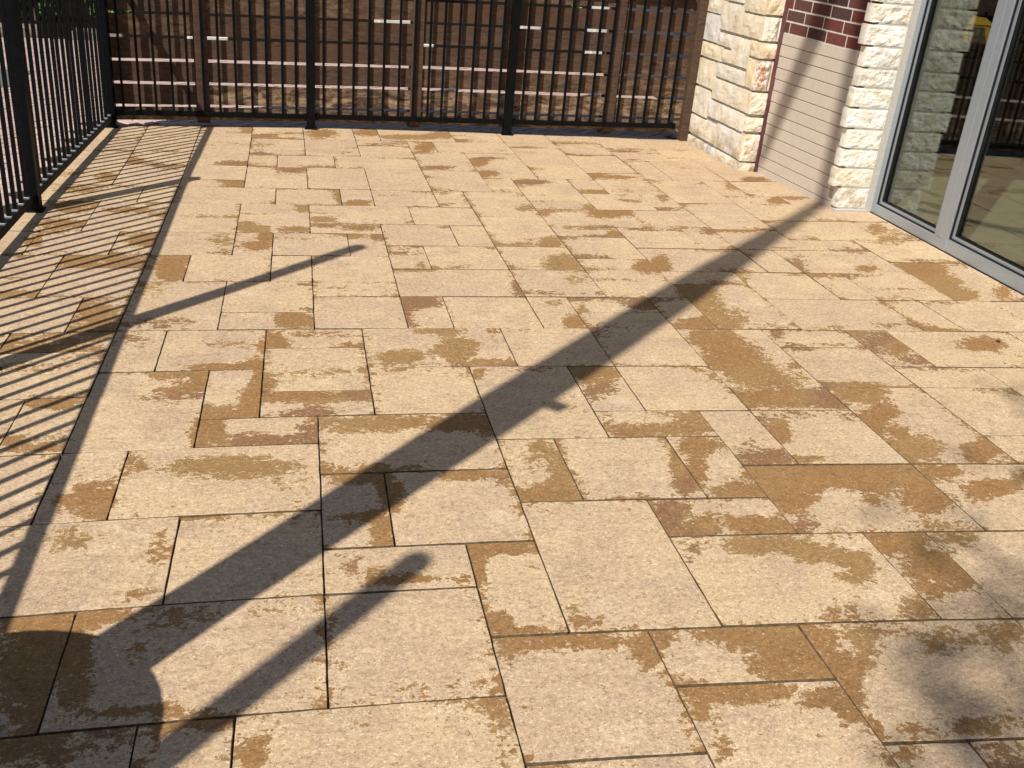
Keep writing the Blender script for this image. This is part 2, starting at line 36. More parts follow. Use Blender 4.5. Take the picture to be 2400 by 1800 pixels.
STAINS=[(-3.39,22.83,3.11,0.35,0,-0.97,1,0),(-3.16,23.78,6.72,0.66,0.03,-2.03,0.8,0),(-5.12,23.46,0.94,0.16,0,-1.7,0.65,0),(-6.58,21.2,1.45,0.36,-0.1,-2.98,0.8,1),(-4.49,19.85,2.5,0.44,-0.04,-1.04,0.75,0),(-5.07,18.4,0.98,0.21,-0.12,-2.19,0.6,0),(-5.98,18.46,5.99,1.53,-0.14,-2.21,0.7,0),(-3.15,19.37,1.47,0.18,-0.09,-2.6,0.65,2),(-0.45,19.47,2.35,0.01,-0.03,-1.87,0.9,0),(-3.49,18.52,3.08,0.44,-0.14,-3.17,0.55,2),(-1.74,17.1,1.34,0.09,-0.22,-4.72,0.9,0),(-1.2,17.18,4.3,0.18,-0.12,-2.79,0.9,0),(-2.16,16.67,4.5,0.41,-0.12,-2.12,1,0),(-2.49,16.17,2.66,0.29,-0.28,-4.49,0.9,0),(-1.06,16.55,7.87,0.29,-0.1,-2.12,0.9,0),(-1.17,15.71,5.29,0.23,-0.08,-1.47,1,0),(-1.61,15.14,2.14,0.15,-0.25,-3.83,0.95,0),(-2.02,14.71,9.97,0.92,-0.11,-1.52,0.8,0),(-0.79,18.3,4.63,0.09,-0.06,-2.08,0.9,0),(0.03,18.69,1.57,-0.03,-0.11,-4.78,0.55,0),(-0.88,16.27,7.15,0.2,-0.15,-3.04,0.7,0),(-0.43,15.8,1.13,0.01,-0.18,-3.52,1,0),(-0.03,15.22,2.47,-0.04,-0.3,-5.56,0.6,2),(-1.8,14.59,3.63,0.29,-0.15,-2.04,1,0),(-0.98,14.21,1.33,0.05,-0.37,-5.4,0.8,2),(-0.22,14.48,4.3,-0.02,-0.18,-3.02,0.5,2),(-1.42,13.34,0.99,0.06,-0.24,-3,1,1),(-0.41,12.66,2.88,0.02,-0.12,-1.49,0.35,1),(-2.84,13.6,7.26,1.06,-0.31,-3.49,0.75,0),(-3.3,12.62,2.77,0.51,-0.22,-2.17,1,0),(-3.66,12.53,5.98,1.23,-0.43,-4.05,0.8,0),(-4.56,15.82,2.11,0.46,-0.34,-4.23,1,0),(-4.82,14.48,5.46,1.36,-0.35,-3.59,0.9,0),(-4.38,14.23,2.19,0.5,-0.77,-8.04,0.75,1),(-5.98,23.52,1.42,0.29,-0.01,-2.85,0.8,0),(-3.32,23.17,4.6,0.49,0.01,-1.42,0.9,0),(-3.56,21.33,3.73,0.47,-0.02,-1.65,0.45,1),(6.59,23.53,1.85,-0.46,0.05,-1.3,1,1),(2.77,23.28,6.31,-0.72,0.06,-2.02,0.7,1),(6.56,22.3,2.78,-0.72,0.07,-2.43,0.5,1),(8.75,23.29,2.63,-0.86,0.07,-1.97,0.95,0),(9.24,23.63,3.33,-1.14,0.05,-1.28,0.95,0),(4.91,21.47,6.56,-1.34,0.03,-1.52,0.55,2),(2.46,20.65,1.99,-0.23,0.01,-2.2,1,2),(2.05,20.1,5.73,-0.57,-0,-1.73,0.9,2),(2.1,19.26,4.94,-0.52,-0.02,-2.23,0.4,2),(5.68,20.63,2.68,-0.65,0.06,-3.88,0.6,1),(5.78,19.36,4.02,-1.05,0.01,-1.79,0.95,0),(6.12,20.03,9.09,-2.43,0.02,-1.69,0.7,1),(7.7,20.57,2.19,-0.71,0.05,-2.42,0.95,2),(6.29,18.82,4.08,-1.18,0.02,-3.2,0.35,2),(2.66,18.82,1.76,-0.23,-0.03,-4.11,0.95,1),(2.89,17.9,2.22,-0.33,-0.02,-1.66,1,1),(1.73,17.53,2.01,-0.19,-0.07,-2.9,1,1),(3.8,18.81,4.91,-0.89,-0.01,-3.8,0.5,0),(3.13,16.64,7.26,-1.22,-0.07,-3.1,0.85,0),(4.19,16.84,1.45,-0.31,-0.11,-6.78,0.45,2),(4.53,15.29,2.13,-0.54,-0.05,-2.25,0.33,1),(5.47,16.64,2.11,-0.59,-0.03,-2.74,1,0),(5.44,16,2.5,-0.72,-0.03,-2.08,0.65,2),(5.1,15.54,5.56,-1.55,-0.05,-2.54,0.4,2),(5.39,14.18,2.73,-0.86,-0.1,-3.89,0.9,0),(5.96,14.2,2.71,-0.94,-0.08,-3.48,0.9,1),(5.12,14.6,4.36,-1.28,-0.06,-2.4,0.45,2),(0.79,14.65,1.45,-0.09,-0.15,-2.92,0.85,1),(1.47,14.79,1.84,-0.18,-0.13,-2.85,0.6,0),(2.44,14.63,1.52,-0.23,-0.12,-2.87,1,0),(2.84,14.27,7.37,-1.28,-0.12,-2.96,0.65,0),(0.51,13.8,4.95,-0.23,-0.13,-2.15,0.3,1),(0.72,15.8,2.53,-0.13,-0.15,-3.46,1,2),(0.59,12.86,2.32,-0.12,-0.37,-5.37,1,0),(1,12.65,10.46,-0.83,-0.16,-2.43,0.9,0),(2.29,12.85,2.37,-0.37,-0.29,-5.25,0.95,0),(2.77,12.73,6.69,-1.25,-0.25,-4.7,0.6,2),(1.1,12.28,7.11,-0.62,-0.14,-2.08,1,0),(3.68,13.64,3.75,-0.86,-0.14,-3.43,0.85,1),(3.84,12.77,4.36,-1.09,-0.05,-1.22,1,1),(3.48,12.23,2.26,-0.53,-0.22,-4.45,1,0),(3.11,12.2,6.84,-1.46,-0.34,-6.4,0.75,0),(3.54,13.13,4.83,-1.1,-0.15,-3.34,0.45,0),(4.83,12.08,1.38,-0.45,-0.37,-8.92,0.65,2),(5.95,13.14,8.26,-3.04,-0.05,-1.77,0.95,0),(5.2,11.71,2.91,-1.03,-0.21,-5.16,0.9,2),(9.29,20.92,1.7,-0.65,0.02,-0.94,0.9,1),(9.5,19.7,1.78,-0.73,0.03,-1.47,0.75,1),(9.3,21.46,2.51,-0.94,0.06,-2.24,0.8,0),(11.05,22.57,3.96,-1.68,0.08,-2.36,0.5,1),(13.2,23.78,2.49,-1.2,0.05,-1.27,0.5,2),(15,23.45,2.79,-1.55,0.12,-3.53,0.9,0),(16.67,23.38,1.47,-0.91,0.04,-1.3,1,0),(16.5,22.26,1.91,-1.22,0.04,-1.41,1,1),(16.41,21.46,1.82,-1.19,0.06,-1.99,1,1),(17.83,21.72,2.9,-2.04,0.04,-1.6,0.7,0),(16.39,23.89,3.63,-2.17,0.08,-2.52,0.8,0),(8.66,19.35,2.1,-0.8,0.04,-2.65,1,0),(11.77,19.18,1.9,-0.98,0.08,-3.56,0.5,1),(8.68,18.49,1.66,-0.66,0.02,-1.9,0.9,0),(8.72,17.56,1.46,-0.61,0.01,-1.24,1,0),(8.86,16.78,1.68,-0.74,0.01,-1.89,0.95,1),(9.95,17.09,4.91,-2.37,0.03,-2.56,0.7,0),(9.02,16.41,1.18,-0.54,0.01,-2.74,0.7,1),(8.65,18.75,2.32,-0.91,0.03,-1.86,0.7,1),(10.24,18.69,5.51,-2.54,0.05,-2.79,0.65,2),(10.33,18.12,3.52,-1.68,0.09,-5.85,0.45,2),(12.1,18.81,3.37,-1.82,0.06,-2.75,0.9,1),(12.51,18.29,1.96,-1.12,0.03,-1.64,0.75,2),(12.73,18.03,3.46,-2.03,0.05,-2.61,0.9,0),(14.88,18.26,1.8,-1.22,0.06,-2.3,0.95,0),(8.73,15.5,1.23,-0.57,-0,-2.49,1,0),(9.61,15.5,1.67,-0.85,0.01,-2.71,0.95,2),(7.88,16.48,4.41,-1.76,-0,-2.74,0.35,1),(10.65,15.71,1.94,-1.08,0.02,-2.65,1,1),(10.58,14.92,2.93,-1.69,0.01,-2.25,1,0),(10.21,14.48,4.72,-2.69,0,-2.75,0.9,0),(10.49,14.18,4.78,-2.84,0.01,-4.25,0.9,0),(10.44,13.61,2.03,-1.24,-0,-2.41,1,1),(11.55,13.45,2.87,-1.95,0.02,-3.06,1,0),(9.95,14.66,2.99,-1.64,0,-3.6,0.45,2),(8.27,13.14,2.77,-1.4,-0.12,-8.73,1,0),(8.16,14.13,3.82,-1.79,-0.03,-2.46,0.95,0),(7.58,13.26,1.81,-0.83,-0.06,-3.46,0.85,2),(7.34,13.58,5.94,-2.6,-0.04,-2.3,0.5,2),(8.09,14.55,5.61,-2.55,-0.04,-4.13,0.5,2),(6.64,14.39,3.14,-1.19,-0.04,-2.42,0.95,1),(6.5,13.66,2.39,-0.93,-0.06,-2.82,0.95,0),(6.15,12.88,5.37,-2.07,-0.06,-2.01,1,0),(6.55,12.2,2.16,-0.92,-0.12,-4.33,1,0),(6.91,12.62,4.72,-2.07,-0.07,-2.94,0.5,0),(5.87,12.65,4.78,-1.79,-0.06,-1.88,0.9,2),(8.48,12.64,0.62,-0.33,-0.03,-2.26,1,0),(7.44,12.6,1.87,-0.88,-0.04,-1.71,1,1),(7.44,11.99,2.59,-1.26,-0.06,-2.45,1,0),(9.61,12.62,1.66,-1,-0.02,-2.53,1,1),(9.66,11.96,2.23,-1.4,-0.02,-1.99,1,0),(8.77,11.92,2.95,-1.7,-0.09,-6.31,0.75,0),(9.2,12.48,1.85,-1.07,-0.04,-3.44,0.8,0),(10.39,12.72,2.58,-1.66,-0.01,-3.64,0.9,0),(10.91,12.23,2.05,-1.43,-0,-3.52,0.95,0),(11.6,12.47,5.18,-3.76,0.01,-2.93,0.9,1),(10.28,11.86,2.53,-1.7,-0.03,-5.53,0.5,0),(7.02,11.82,6.56,-3.07,-0.15,-5.64,0.7,0),(-3.39,11.54,3.39,0.68,-0.42,-3.66,0.8,1),(-2.16,11.25,6.23,0.77,-0.29,-2.77,0.75,0),(-2.17,10.6,5.8,0.75,-0.37,-3.36,0.5,1),(-2.36,10.17,4.52,0.66,-1.25,-10.76,0.9,0),(-4.1,11.88,7.26,1.76,-0.78,-6.67,0.5,1),(-0.41,11.81,7.6,0.05,-0.7,-8.28,0.55,2),(-1.71,11.97,6.69,0.6,-1.07,-11.35,0.45,2),(-3.42,9.91,2.62,0.59,-0.74,-5.75,1,0),(-3.34,9.19,2.18,0.51,-0.11,-0.85,0.85,0),(-2.71,9.91,2.55,0.45,-0.91,-7.52,1,0),(-1.88,9.73,2.13,0.25,-0.56,-4.87,0.65,1),(-2.89,9.26,4.58,0.9,-0.14,-1.07,1,0),(-2.15,9.12,6.51,0.93,-1.02,-8.36,0.95,0),(-1.86,8.16,1.5,0.19,-1.21,-9.66,0.95,0),(-0.68,9.74,4.08,0.11,-0.75,-7.34,0.5,1),(-3.03,7.86,2.26,0.52,-0.39,-2.79,0.75,0),(-2.26,7.75,4.42,0.74,-0.48,-3.63,0.4,2),(-1.99,7.45,13.47,2,-1.3,-9.86,0.9,0),(-1.43,7.95,2.42,0.23,-1.09,-8.9,1,0),(-1.84,7.8,12.96,1.7,-0.49,-3.85,0.7,0),(-0.79,7.44,5.36,0.23,-0.43,-3.67,0.95,0),(-0.71,7.91,5.12,0.18,-1.12,-9.77,0.4,1),(0.36,10.66,4.38,-0.2,-0.35,-4.07,0.5,2),(0.67,10.32,3.76,-0.26,-0.51,-5.93,0.95,0),(1.2,10.24,3.03,-0.33,-0.54,-6.59,0.85,0),(1.85,10.14,8.01,-1.24,-0.65,-8.5,0.9,0),(0.8,11.44,6.47,-0.47,-0.18,-2.32,1,0),(0.51,11.78,3.19,-0.17,-0.47,-6.13,0.6,0),(2.31,10.87,3.24,-0.58,-0.4,-5.95,1,0),(2.73,10.84,3.46,-0.72,-0.31,-4.86,1,0),(2.07,10.49,8.49,-1.42,-0.19,-2.57,1,0),(2.18,9.25,7.25,-1.38,-0.44,-5.6,0.95,0),(2.42,9.08,4.26,-0.9,-0.75,-9.8,1,0),(3.19,9.16,4.16,-1.12,-0.58,-8.38,1,0),(3.58,9.09,3.11,-0.94,-0.74,-11.23,0.65,0),(3.14,9.48,6.97,-1.81,-0.48,-7.11,0.5,1),(2.22,8.84,4.75,-0.95,-0.52,-6.49,1,0),(2.99,8.85,1.09,-0.28,-0.51,-7.04,1,0),(3.81,8.53,7.36,-2.46,-0.34,-5.22,0.9,0),(2.13,8.57,5.94,-1.17,-0.34,-4.14,0.42,2),(2.07,7.04,10.09,-2.21,-2.13,-23.98,0.9,0),(3.65,7.1,7.23,-2.62,-0.55,-7.69,0.42,2),(4.18,8.84,5.55,-1.97,-0.42,-6.93,0.75,0),(1.33,7.89,3.39,-0.47,-0.87,-9.37,0.45,1),(1.81,7.86,6.33,-1.15,-0.74,-8.38,0.75,0),(1.78,7.52,5.86,-1.08,-0.5,-5.55,0.5,1),(1.81,7.13,10.1,-1.95,-0.48,-5.28,0.5,1),(5.15,11.38,4.62,-1.66,-0.09,-2.2,0.95,2),(2.82,6.9,1.43,-0.42,-1.79,-22.02,0.7,0),(0.35,11.71,7.5,-0.32,-0.33,-4.13,0.5,0),(5.82,11.4,2.16,-0.87,-0.15,-4,0.6,0),(6.35,11.27,3.42,-1.51,-0.15,-4.42,1,0),(6.78,11.2,3.41,-1.61,-0.14,-4.44,1,0),(5.5,11.14,2.99,-1.16,-0.29,-7.11,0.8,2),(7.25,11.27,4.51,-2.26,-0.11,-4.03,0.55,2),(9.45,11.18,1.81,-1.17,-0.09,-8.05,0.6,1),(6.4,10.7,1.52,-0.7,-0.16,-4.36,0.95,1),(7.1,10.48,2.37,-1.23,-0.12,-3.82,0.95,1),(7.47,10.18,3.6,-2,-0.07,-2.32,0.9,1),(5.28,10.63,4.34,-1.68,-0.15,-3.33,0.38,2),(7.76,9.32,4.15,-2.55,-0.11,-3.91,0.6,1),(7.87,9.16,5.12,-3.23,-0.17,-6.4,0.6,0),(6.97,9.48,7.6,-4.16,-0.26,-7.69,0.35,1),(8.13,10.84,4.57,-2.63,-0.09,-4.23,0.6,0),(8.42,10.72,2.43,-1.46,-0.07,-3.43,1,0),(8.57,10.19,2.67,-1.69,-0.06,-2.76,1,0),(8.8,9.86,4.35,-2.89,-0.07,-3.6,1,0),(8.33,9.64,3.7,-2.37,-0.1,-4.26,0.85,0),(8.54,9.11,2.41,-1.65,-0.25,-11.47,0.75,0),(9.48,10.86,2.9,-1.93,-0.05,-3.87,0.7,1),(5.39,8.78,1.36,-0.62,-0.25,-4.93,1,0),(5.64,8.37,1.8,-0.88,-0.14,-2.82,1,0),(4.94,8.92,2.23,-0.92,-0.46,-8.49,0.8,0),(4.79,7.87,1.23,-0.54,-0.39,-6.67,1,0),(4.16,7.69,4.54,-1.77,-0.34,-5.19,0.85,0),(5.63,7.65,3.54,-1.84,-0.3,-5.87,0.9,0),(5.85,7.4,6,-3.3,-0.38,-7.77,0.85,0),(4.16,7.33,9.35,-3.75,-0.36,-5.51,0.3,0),(4.16,7.02,8.22,-3.39,-0.34,-5.16,0.8,0),(6.09,8.54,4.11,-2.13,-0.11,-2.54,1,0),(6.18,8,5.7,-3.13,-0.11,-2.41,1,0),(6.68,8.69,4.84,-2.71,-0.15,-3.84,0.8,1),(6.67,8.38,6.18,-3.54,-0.2,-5.18,0.7,1),(7.09,8.85,2.97,-1.74,-0.29,-8.41,0.6,0),(7.78,8.62,3.19,-2.08,-0.1,-3.47,0.75,1),(8.52,8.63,3.17,-2.25,-0.08,-3.45,0.8,1),(7.22,7.16,4.5,-3.09,-0.28,-8.01,0.85,1),(6.01,7.23,9.1,-5.22,-0.23,-4.88,0.75,0),(6.19,6.87,4.32,-2.63,-0.35,-7.78,0.5,0),(-5.77,34.3,2.35,0.29,0.14,-1.37,0.9,0),(-4.71,33.81,2.36,0.24,0.15,-1.53,0.7,2),(-6.31,32.09,2.52,0.38,0.13,-1.57,0.85,0),(-6.83,30.43,1.51,0.27,0.12,-1.74,0.75,0),(-6.65,28.23,1.86,0.35,0.08,-1.73,0.8,0),(-6.65,26.67,1.46,0.29,0.06,-1.93,0.9,0),(-7,25.19,4.52,1.02,0.02,-2.17,0.8,0),(-5.16,28.05,1.49,0.21,0.15,-3.04,0.85,0),(-4.27,27.68,2.98,0.35,0.17,-3.54,0.65,0),(-4.53,28.93,3.28,0.39,0.19,-3.26,0.7,1),(-4.26,25.17,2,0.26,0.04,-1.85,0.95,0),(-7.41,32.42,2.86,0.51,0.2,-2.31,0.6,0),(-7.79,33.97,6.89,1.22,0.28,-2.81,0.6,0),(-2.42,31.89,2.06,0.1,0.23,-2.69,1,0),(-2.3,31.27,2.61,0.12,0.23,-2.79,0.9,0),(-2.49,34.4,1.75,0.08,0.21,-2.04,0.75,2),(-2.22,41.15,3,0.08,0.19,-1.44,0.8,1),(-2.2,40.46,3.72,0.1,0.51,-3.96,0.6,0),(-1.47,39.57,2.26,0.03,0.26,-2.07,1,0),(-0.49,40.18,1.51,-0.01,0.33,-2.76,0.65,1),(-1.42,37.74,2.07,0.03,0.23,-1.95,0.5,1),(-1.67,36.29,3.32,0.07,0.18,-1.63,0.55,2),(-0.55,33.63,1.68,-0,0.16,-1.7,0.8,2),(-0.19,28.58,4.01,-0.04,0.12,-1.91,0.95,1),(-1.77,26.62,3.18,0.13,0.08,-1.87,1,1),(-1.43,26.33,2.66,0.08,0.13,-2.97,0.95,1),(-0.42,26.38,2.15,-0,0.17,-3.78,0.95,0),(-1.21,25.75,5.42,0.14,0.04,-1.16,1,0),(-1.42,24.84,2.8,0.1,0.07,-2.47,1,0),(-2.34,25.29,2.96,0.19,0.04,-1.31,0.55,1),(-1.11,29.33,7.26,0.12,0.18,-2.74,0.6,0),(0.92,30.13,6.94,-0.29,0.08,-1.15,0.6,0),(0.73,40.32,1.49,-0.05,0.11,-1.01,0.85,0),(0.41,27.44,2.66,-0.07,0.17,-3.07,0.8,1),(0.33,26.72,2.73,-0.07,0.21,-4.29,0.6,2),(-3.45,37.49,3.01,0.18,0.42,-3.44,0.4,2),(-2.07,37.66,4.44,0.13,0.54,-4.56,0.4,1),(2.58,40.68,1.87,-0.14,0.13,-1.34,0.95,0),(4.23,39.86,0.8,-0.09,0.16,-1.8,0.95,1),(5.57,40.45,1.73,-0.24,0.09,-1.24,0.9,1),(6.21,39.39,2.63,-0.41,0.23,-3.26,0.75,0),(4.54,37.77,2.78,-0.34,0.11,-1.26,0.9,0),(4.83,38.38,6.55,-0.83,0.11,-1.35,0.6,0),(4.7,34.47,1.63,-0.22,0.27,-3.27,0.8,2),(6.35,35.6,2.65,-0.46,0.1,-1.29,1,0),(6.71,36.15,1.88,-0.34,0.31,-4.21,0.7,2),(6.32,33.64,2.26,-0.4,0.16,-2.14,0.95,0),(4.26,30.77,3.3,-0.44,0.21,-2.85,0.5,1),(1.5,29.32,2.49,-0.15,0.21,-3.11,0.95,0),(3.16,38.38,1.01,-0.09,0.32,-3.36,0.6,2),(1.43,36.63,2.93,-0.15,0.41,-4.04,0.5,2),(1.45,26.62,1.43,-0.09,0.14,-2.87,0.7,2),(1.86,25.88,5.2,-0.39,0.08,-1.69,0.85,2),(1.23,25.78,2.95,-0.16,0.17,-3.9,0.9,1),(2.87,27.17,6.35,-0.66,0.34,-6.19,0.5,0),(3.84,26.82,3.71,-0.5,0.31,-5.74,0.7,1),(7.57,32.48,1.53,-0.33,0.2,-2.85,1,2),(9.56,31.34,1.96,-0.55,0.21,-3.47,0.75,0),(10.32,33.73,3.47,-1,0.17,-3.09,0.95,0),(11.01,33.42,1.45,-0.45,0.2,-4,0.85,0),(8.58,38.2,1.44,-0.32,0.24,-4.65,0.75,0),(10.87,39.3,1.11,-0.31,0.09,-4.85,0.6,1),(12.62,37.7,1.39,-0.46,0.04,-4.1,0.85,2),(6.63,29.02,3.39,-0.71,0.15,-2.45,0.7,1),(9.28,28.56,1.34,-0.39,0.11,-1.89,1,0),(7.86,28.83,1.44,-0.36,0.22,-3.71,0.7,1),(7.2,28.52,4.56,-1.05,0.17,-2.83,0.75,0),(6.69,25.44,3.22,-0.76,0.08,-1.71,1,1),(6.18,25.64,1.73,-0.38,0.22,-4.52,0.5,1),(8.8,26.3,3.92,-1.17,0.16,-3.24,0.95,0),(8.79,29.29,4.4,-1.2,0.16,-2.71,0.85,1),(12.52,36.25,2.65,-0.89,0.12,-5.21,0.6,0),(16.19,33.28,1.83,-0.86,0.01,-2.29,0.95,2),(15.66,30.45,2.99,-1.43,0.06,-2.31,1,0),(16.51,30.8,2.34,-1.18,0.05,-3.42,0.7,0),(14.82,32.24,2.65,-1.15,0.04,-1.9,0.65,1),(13.89,32.64,1.38,-0.55,0.2,-6.63,0.5,1),(11.74,30.64,4.12,-1.45,0.08,-1.69,0.65,0),(11.4,29.29,1.93,-0.68,0.23,-4.54,0.55,2),(11.72,26.67,3.78,-1.47,0.12,-2.53,0.6,2),(14.51,36.68,1.8,-0.72,-0.06,-7.83,0.7,0),(14.34,34.98,2.14,-0.86,0.03,-2.99,0.4,1),(12.05,32.74,2.33,-0.8,0.13,-3.05,0.4,1),(13.43,25.23,1.71,-0.8,0.3,-7.69,0.5,1),(17.51,27.34,3.09,-1.8,0.04,-1.8,0.75,0),(17.26,26.25,2.91,-1.71,0.12,-4.77,0.9,1),(17.92,27.05,2.82,-1.7,0.04,-2.01,0.5,0)]
DAPPLE=[(1.157, 1.374), (1.089, 1.217), (0.909, 1.077), (0.91, 1.034), (0.902, 0.98), (0.893, 0.934), (0.896, 0.9), (1.005, 0.947), (1.006, 0.986), (1.188, 1.169), (1.244, 1.199), (1.28, 1.334), (1.262, 1.366), (1.101, 1.022), (1.098, 1.085), (0.913, 0.852), (0.967, 0.875), (1.801, 2.013), (1.809, 1.976), (1.54, 1.626), (1.317, 1.296), (1.028, 0.913), (1.104, 1.194), (0.864, 0.858)]

U = .1275
def wor(k, j):
    x = k/10; y = j/20-1
    b = (1, x, y, x*y, y*y, x*x, x*y*y, x*x*y, y**3, x*y**3, x**3)
    return (sum(b[i]*CI[i][0] for i in range(11))*U+.028, sum(b[i]*CI[i][1] for i in range(11))*U)

# ------------------------------------------------------------------ materials
class MT:
    def __init__(s, name):
        s.m = bpy.data.materials.new(name); s.m.use_nodes = True; s.t = s.m.node_tree
        s.b = s.t.nodes['Principled BSDF']; s.tc = None
    def n(s, typ, **kw):
        x = s.t.nodes.new(typ)
        for k, v in kw.items(): setattr(x, k, v)
        return x
    def l(s, a, b): s.t.links.new(a, b)
    def put(s, sock, v):
        if hasattr(v, 'is_linked'): s.l(v, sock)
        else: sock.default_value = v
    def coord(s, rnd=True, scale=(1, 1, 1), kind='Object'):
        tc = s.n('ShaderNodeTexCoord'); mp = s.n('ShaderNodeMapping'); mp.inputs['Scale'].default_value = scale
        s.l(tc.outputs[kind], mp.inputs[0])
        if not rnd: return mp.outputs[0]
        oi = s.n('ShaderNodeObjectInfo')
        v = s.n('ShaderNodeVectorMath', operation='MULTIPLY_ADD')
        cx = s.n('ShaderNodeCombineXYZ')
        for i, k in enumerate((37.1, 91.7, 53.3)):
            mm = s.math('MULTIPLY', oi.outputs['Random'], k); s.l(mm, cx.inputs[i])
        a = s.n('ShaderNodeVectorMath', operation='ADD'); s.l(mp.outputs[0], a.inputs[0]); s.l(cx.outputs[0], a.inputs[1])
        s.t.nodes.remove(v)
        return a.outputs[0]
    def math(s, op, a, b=0., c=None, clamp=False):
        x = s.n('ShaderNodeMath', operation=op, use_clamp=clamp); s.put(x.inputs[0], a); s.put(x.inputs[1], b)
        if c is not None: s.put(x.inputs[2], c)
        return x.outputs[0]
    def noise(s, co, scale, detail=4, rough=.55, dist=0.):
        x = s.n('ShaderNodeTexNoise'); s.l(co, x.inputs['Vector']); x.inputs['Scale'].default_value = scale
        x.inputs['Detail'].default_value = detail; x.inputs['Roughness'].default_value = rough; x.inputs['Distortion'].default_value = dist
        return x.outputs['Fac']
    def rng(s, v, a, b, c=0., d=1., smooth=True):
        x = s.n('ShaderNodeMapRange'); x.interpolation_type = 'SMOOTHSTEP' if smooth else 'LINEAR'
        s.put(x.inputs[0], v)
        for i, q in enumerate((a, b, c, d)): x.inputs[i+1].default_value = q
        return x.outputs[0]
    def mix(s, f, a, b, mode='MIX'):
        x = s.n('ShaderNodeMix', data_type='RGBA', blend_type=mode)
        s.put(x.inputs[0], f)
        for i, q in ((6, a), (7, b)):
            if hasattr(q, 'is_linked'): s.l(q, x.inputs[i])
            else: x.inputs[i].default_value = (*q, 1)
        return x.outputs[2]
    def ramp(s, v, stops, const=False):
        x = s.n('ShaderNodeValToRGB'); s.put(x.inputs[0], v); e = x.color_ramp.elements
        if const: x.color_ramp.interpolation = 'CONSTANT'
        while len(e) < len(stops): e.new(.5)
        for q, (p, col) in zip(e, stops): q.position = p; q.color = (*col, 1)
        return x.outputs[0]
    def attr(s, name):
        x = s.n('ShaderNodeAttribute'); x.attribute_name = name; return x.outputs['Fac']
    def rand(s): return s.n('ShaderNodeObjectInfo').outputs['Random']
    def bump(s, h, strength=.3, dist=.003):
        x = s.n('ShaderNodeBump'); s.l(h, x.inputs['Height']); x.inputs['Strength'].default_value = strength; x.inputs['Distance'].default_value = dist
        s.l(x.outputs[0], s.b.inputs['Normal'])
    def fin(s, col=None, rough=.8, spec=.3, metal=0.):
        if col is not None:
            if hasattr(col, 'is_linked'): s.l(col, s.b.inputs['Base Color'])
            else: s.b.inputs['Base Color'].default_value = (*col, 1)
        s.put(s.b.inputs['Roughness'], rough); s.b.inputs['Specular IOR Level'].default_value = spec; s.b.inputs['Metallic'].default_value = metal
        return s.m

def m_slab():
    m = MT('slab_concrete'); co = m.coord(); cs = m.coord(scale=(.85, 1.0, 1))
    st = m.attr('stain'); hue = m.attr('hue')
    big = m.noise(co, 3.2, 4, .6); med = m.noise(cs, 12, 8, .7, .6); fin = m.noise(cs, 62, 6, .75, .5)
    grain = m.noise(co, 330, 3, .7); gr2 = m.noise(co, 120, 3, .6)
    base = m.mix(m.rng(m.math('MULTIPLY_ADD', m.rand(), .22, big), .42, .80), (.550, .410, .258), (.483, .355, .248))
    base = m.mix(m.rng(m.noise(cs, 7, 6, .7), .52, .70, 0, .55), base, (.64, .515, .36))
    base = m.mix(m.rng(m.noise(cs, 4.5, 6, .68), .50, .70, 0, .6), base, (.40, .285, .205))
    stk = m.noise(m.coord(scale=(.22, 1.9, 1)), 13, 5, .7)
    base = m.mix(m.rng(stk, .52, .70, 0, .42), base, (.355, .245, .165))
    base = m.mix(m.rng(m.noise(m.coord(scale=(.4, 1.2, 1)), 30, 5, .7), .56, .70, 0, .45), base, (.30, .205, .13))
    oc = m.ramp(m.math('DIVIDE', hue, 2.), [(0, (.262, .148, .064)), (.5, (.278, .174, .078)), (1, (.218, .121, .068))])
    oc = m.mix(m.rng(med, .3, .7, 0, .45), oc, m.mix(.5, oc, (.42, .25, .11)))
    v = m.math('MULTIPLY_ADD', m.math('SUBTRACT', med, .5), 1.15, st); mid = m.noise(cs, 27, 6, .75)
    v = m.math('MULTIPLY_ADD', m.math('SUBTRACT', mid, .5), 1.7, v)
    v = m.math('MULTIPLY_ADD', m.math('SUBTRACT', fin, .5), 2.3, v)
    mask = m.rng(v, .47, .60)
    col = m.mix(mask, base, oc)
    lw = m.math('MULTIPLY', m.rng(v, .36, .45), m.math('SUBTRACT', 1., mask))     # pale fringe of worn surface round the stains
    col = m.mix(m.math('MULTIPLY', lw, .55), col, (.66, .53, .35))
    col = m.mix(1., col, m.ramp(m.noise(m.coord(scale=(.75, 1, 1)), 78, 4, .7), [(.30, (.66, .64, .61)), (.46, (.97, .97, .97)), (.56, (1.03, 1.03, 1.03)), (.70, (1.30, 1.28, 1.22))]), 'MULTIPLY')
    col = m.mix(1., col, m.ramp(m.math('ADD', m.math('MULTIPLY', grain, .6), m.math('MULTIPLY', gr2, .4)), [(.28, (.55, .55, .53)), (.5, (1, 1, 1)), (.72, (1.4, 1.37, 1.3))]), 'MULTIPLY')
    col = m.mix(m.rng(m.noise(m.coord(scale=(.7, 1, 1)), 185, 3, .6), .605, .665, 0, .75), col, (.17, .115, .07))
    col = m.mix(m.math('MULTIPLY', m.math('MULTIPLY_ADD', mask, -.55, 1.), m.rng(m.noise(m.coord(scale=(.8, 1, 1)), 150, 3, .6), .60, .67, 0, .7)), col, (.78, .68, .50))
    h = m.math('ADD', m.math('MULTIPLY', grain, .6), m.math('MULTIPLY', m.noise(co, 18, 4, .6), .8))
    m.bump(h, .35, .0016)
    return m.fin(col, m.rng(mask, 0, 1, .92, .80), .06)

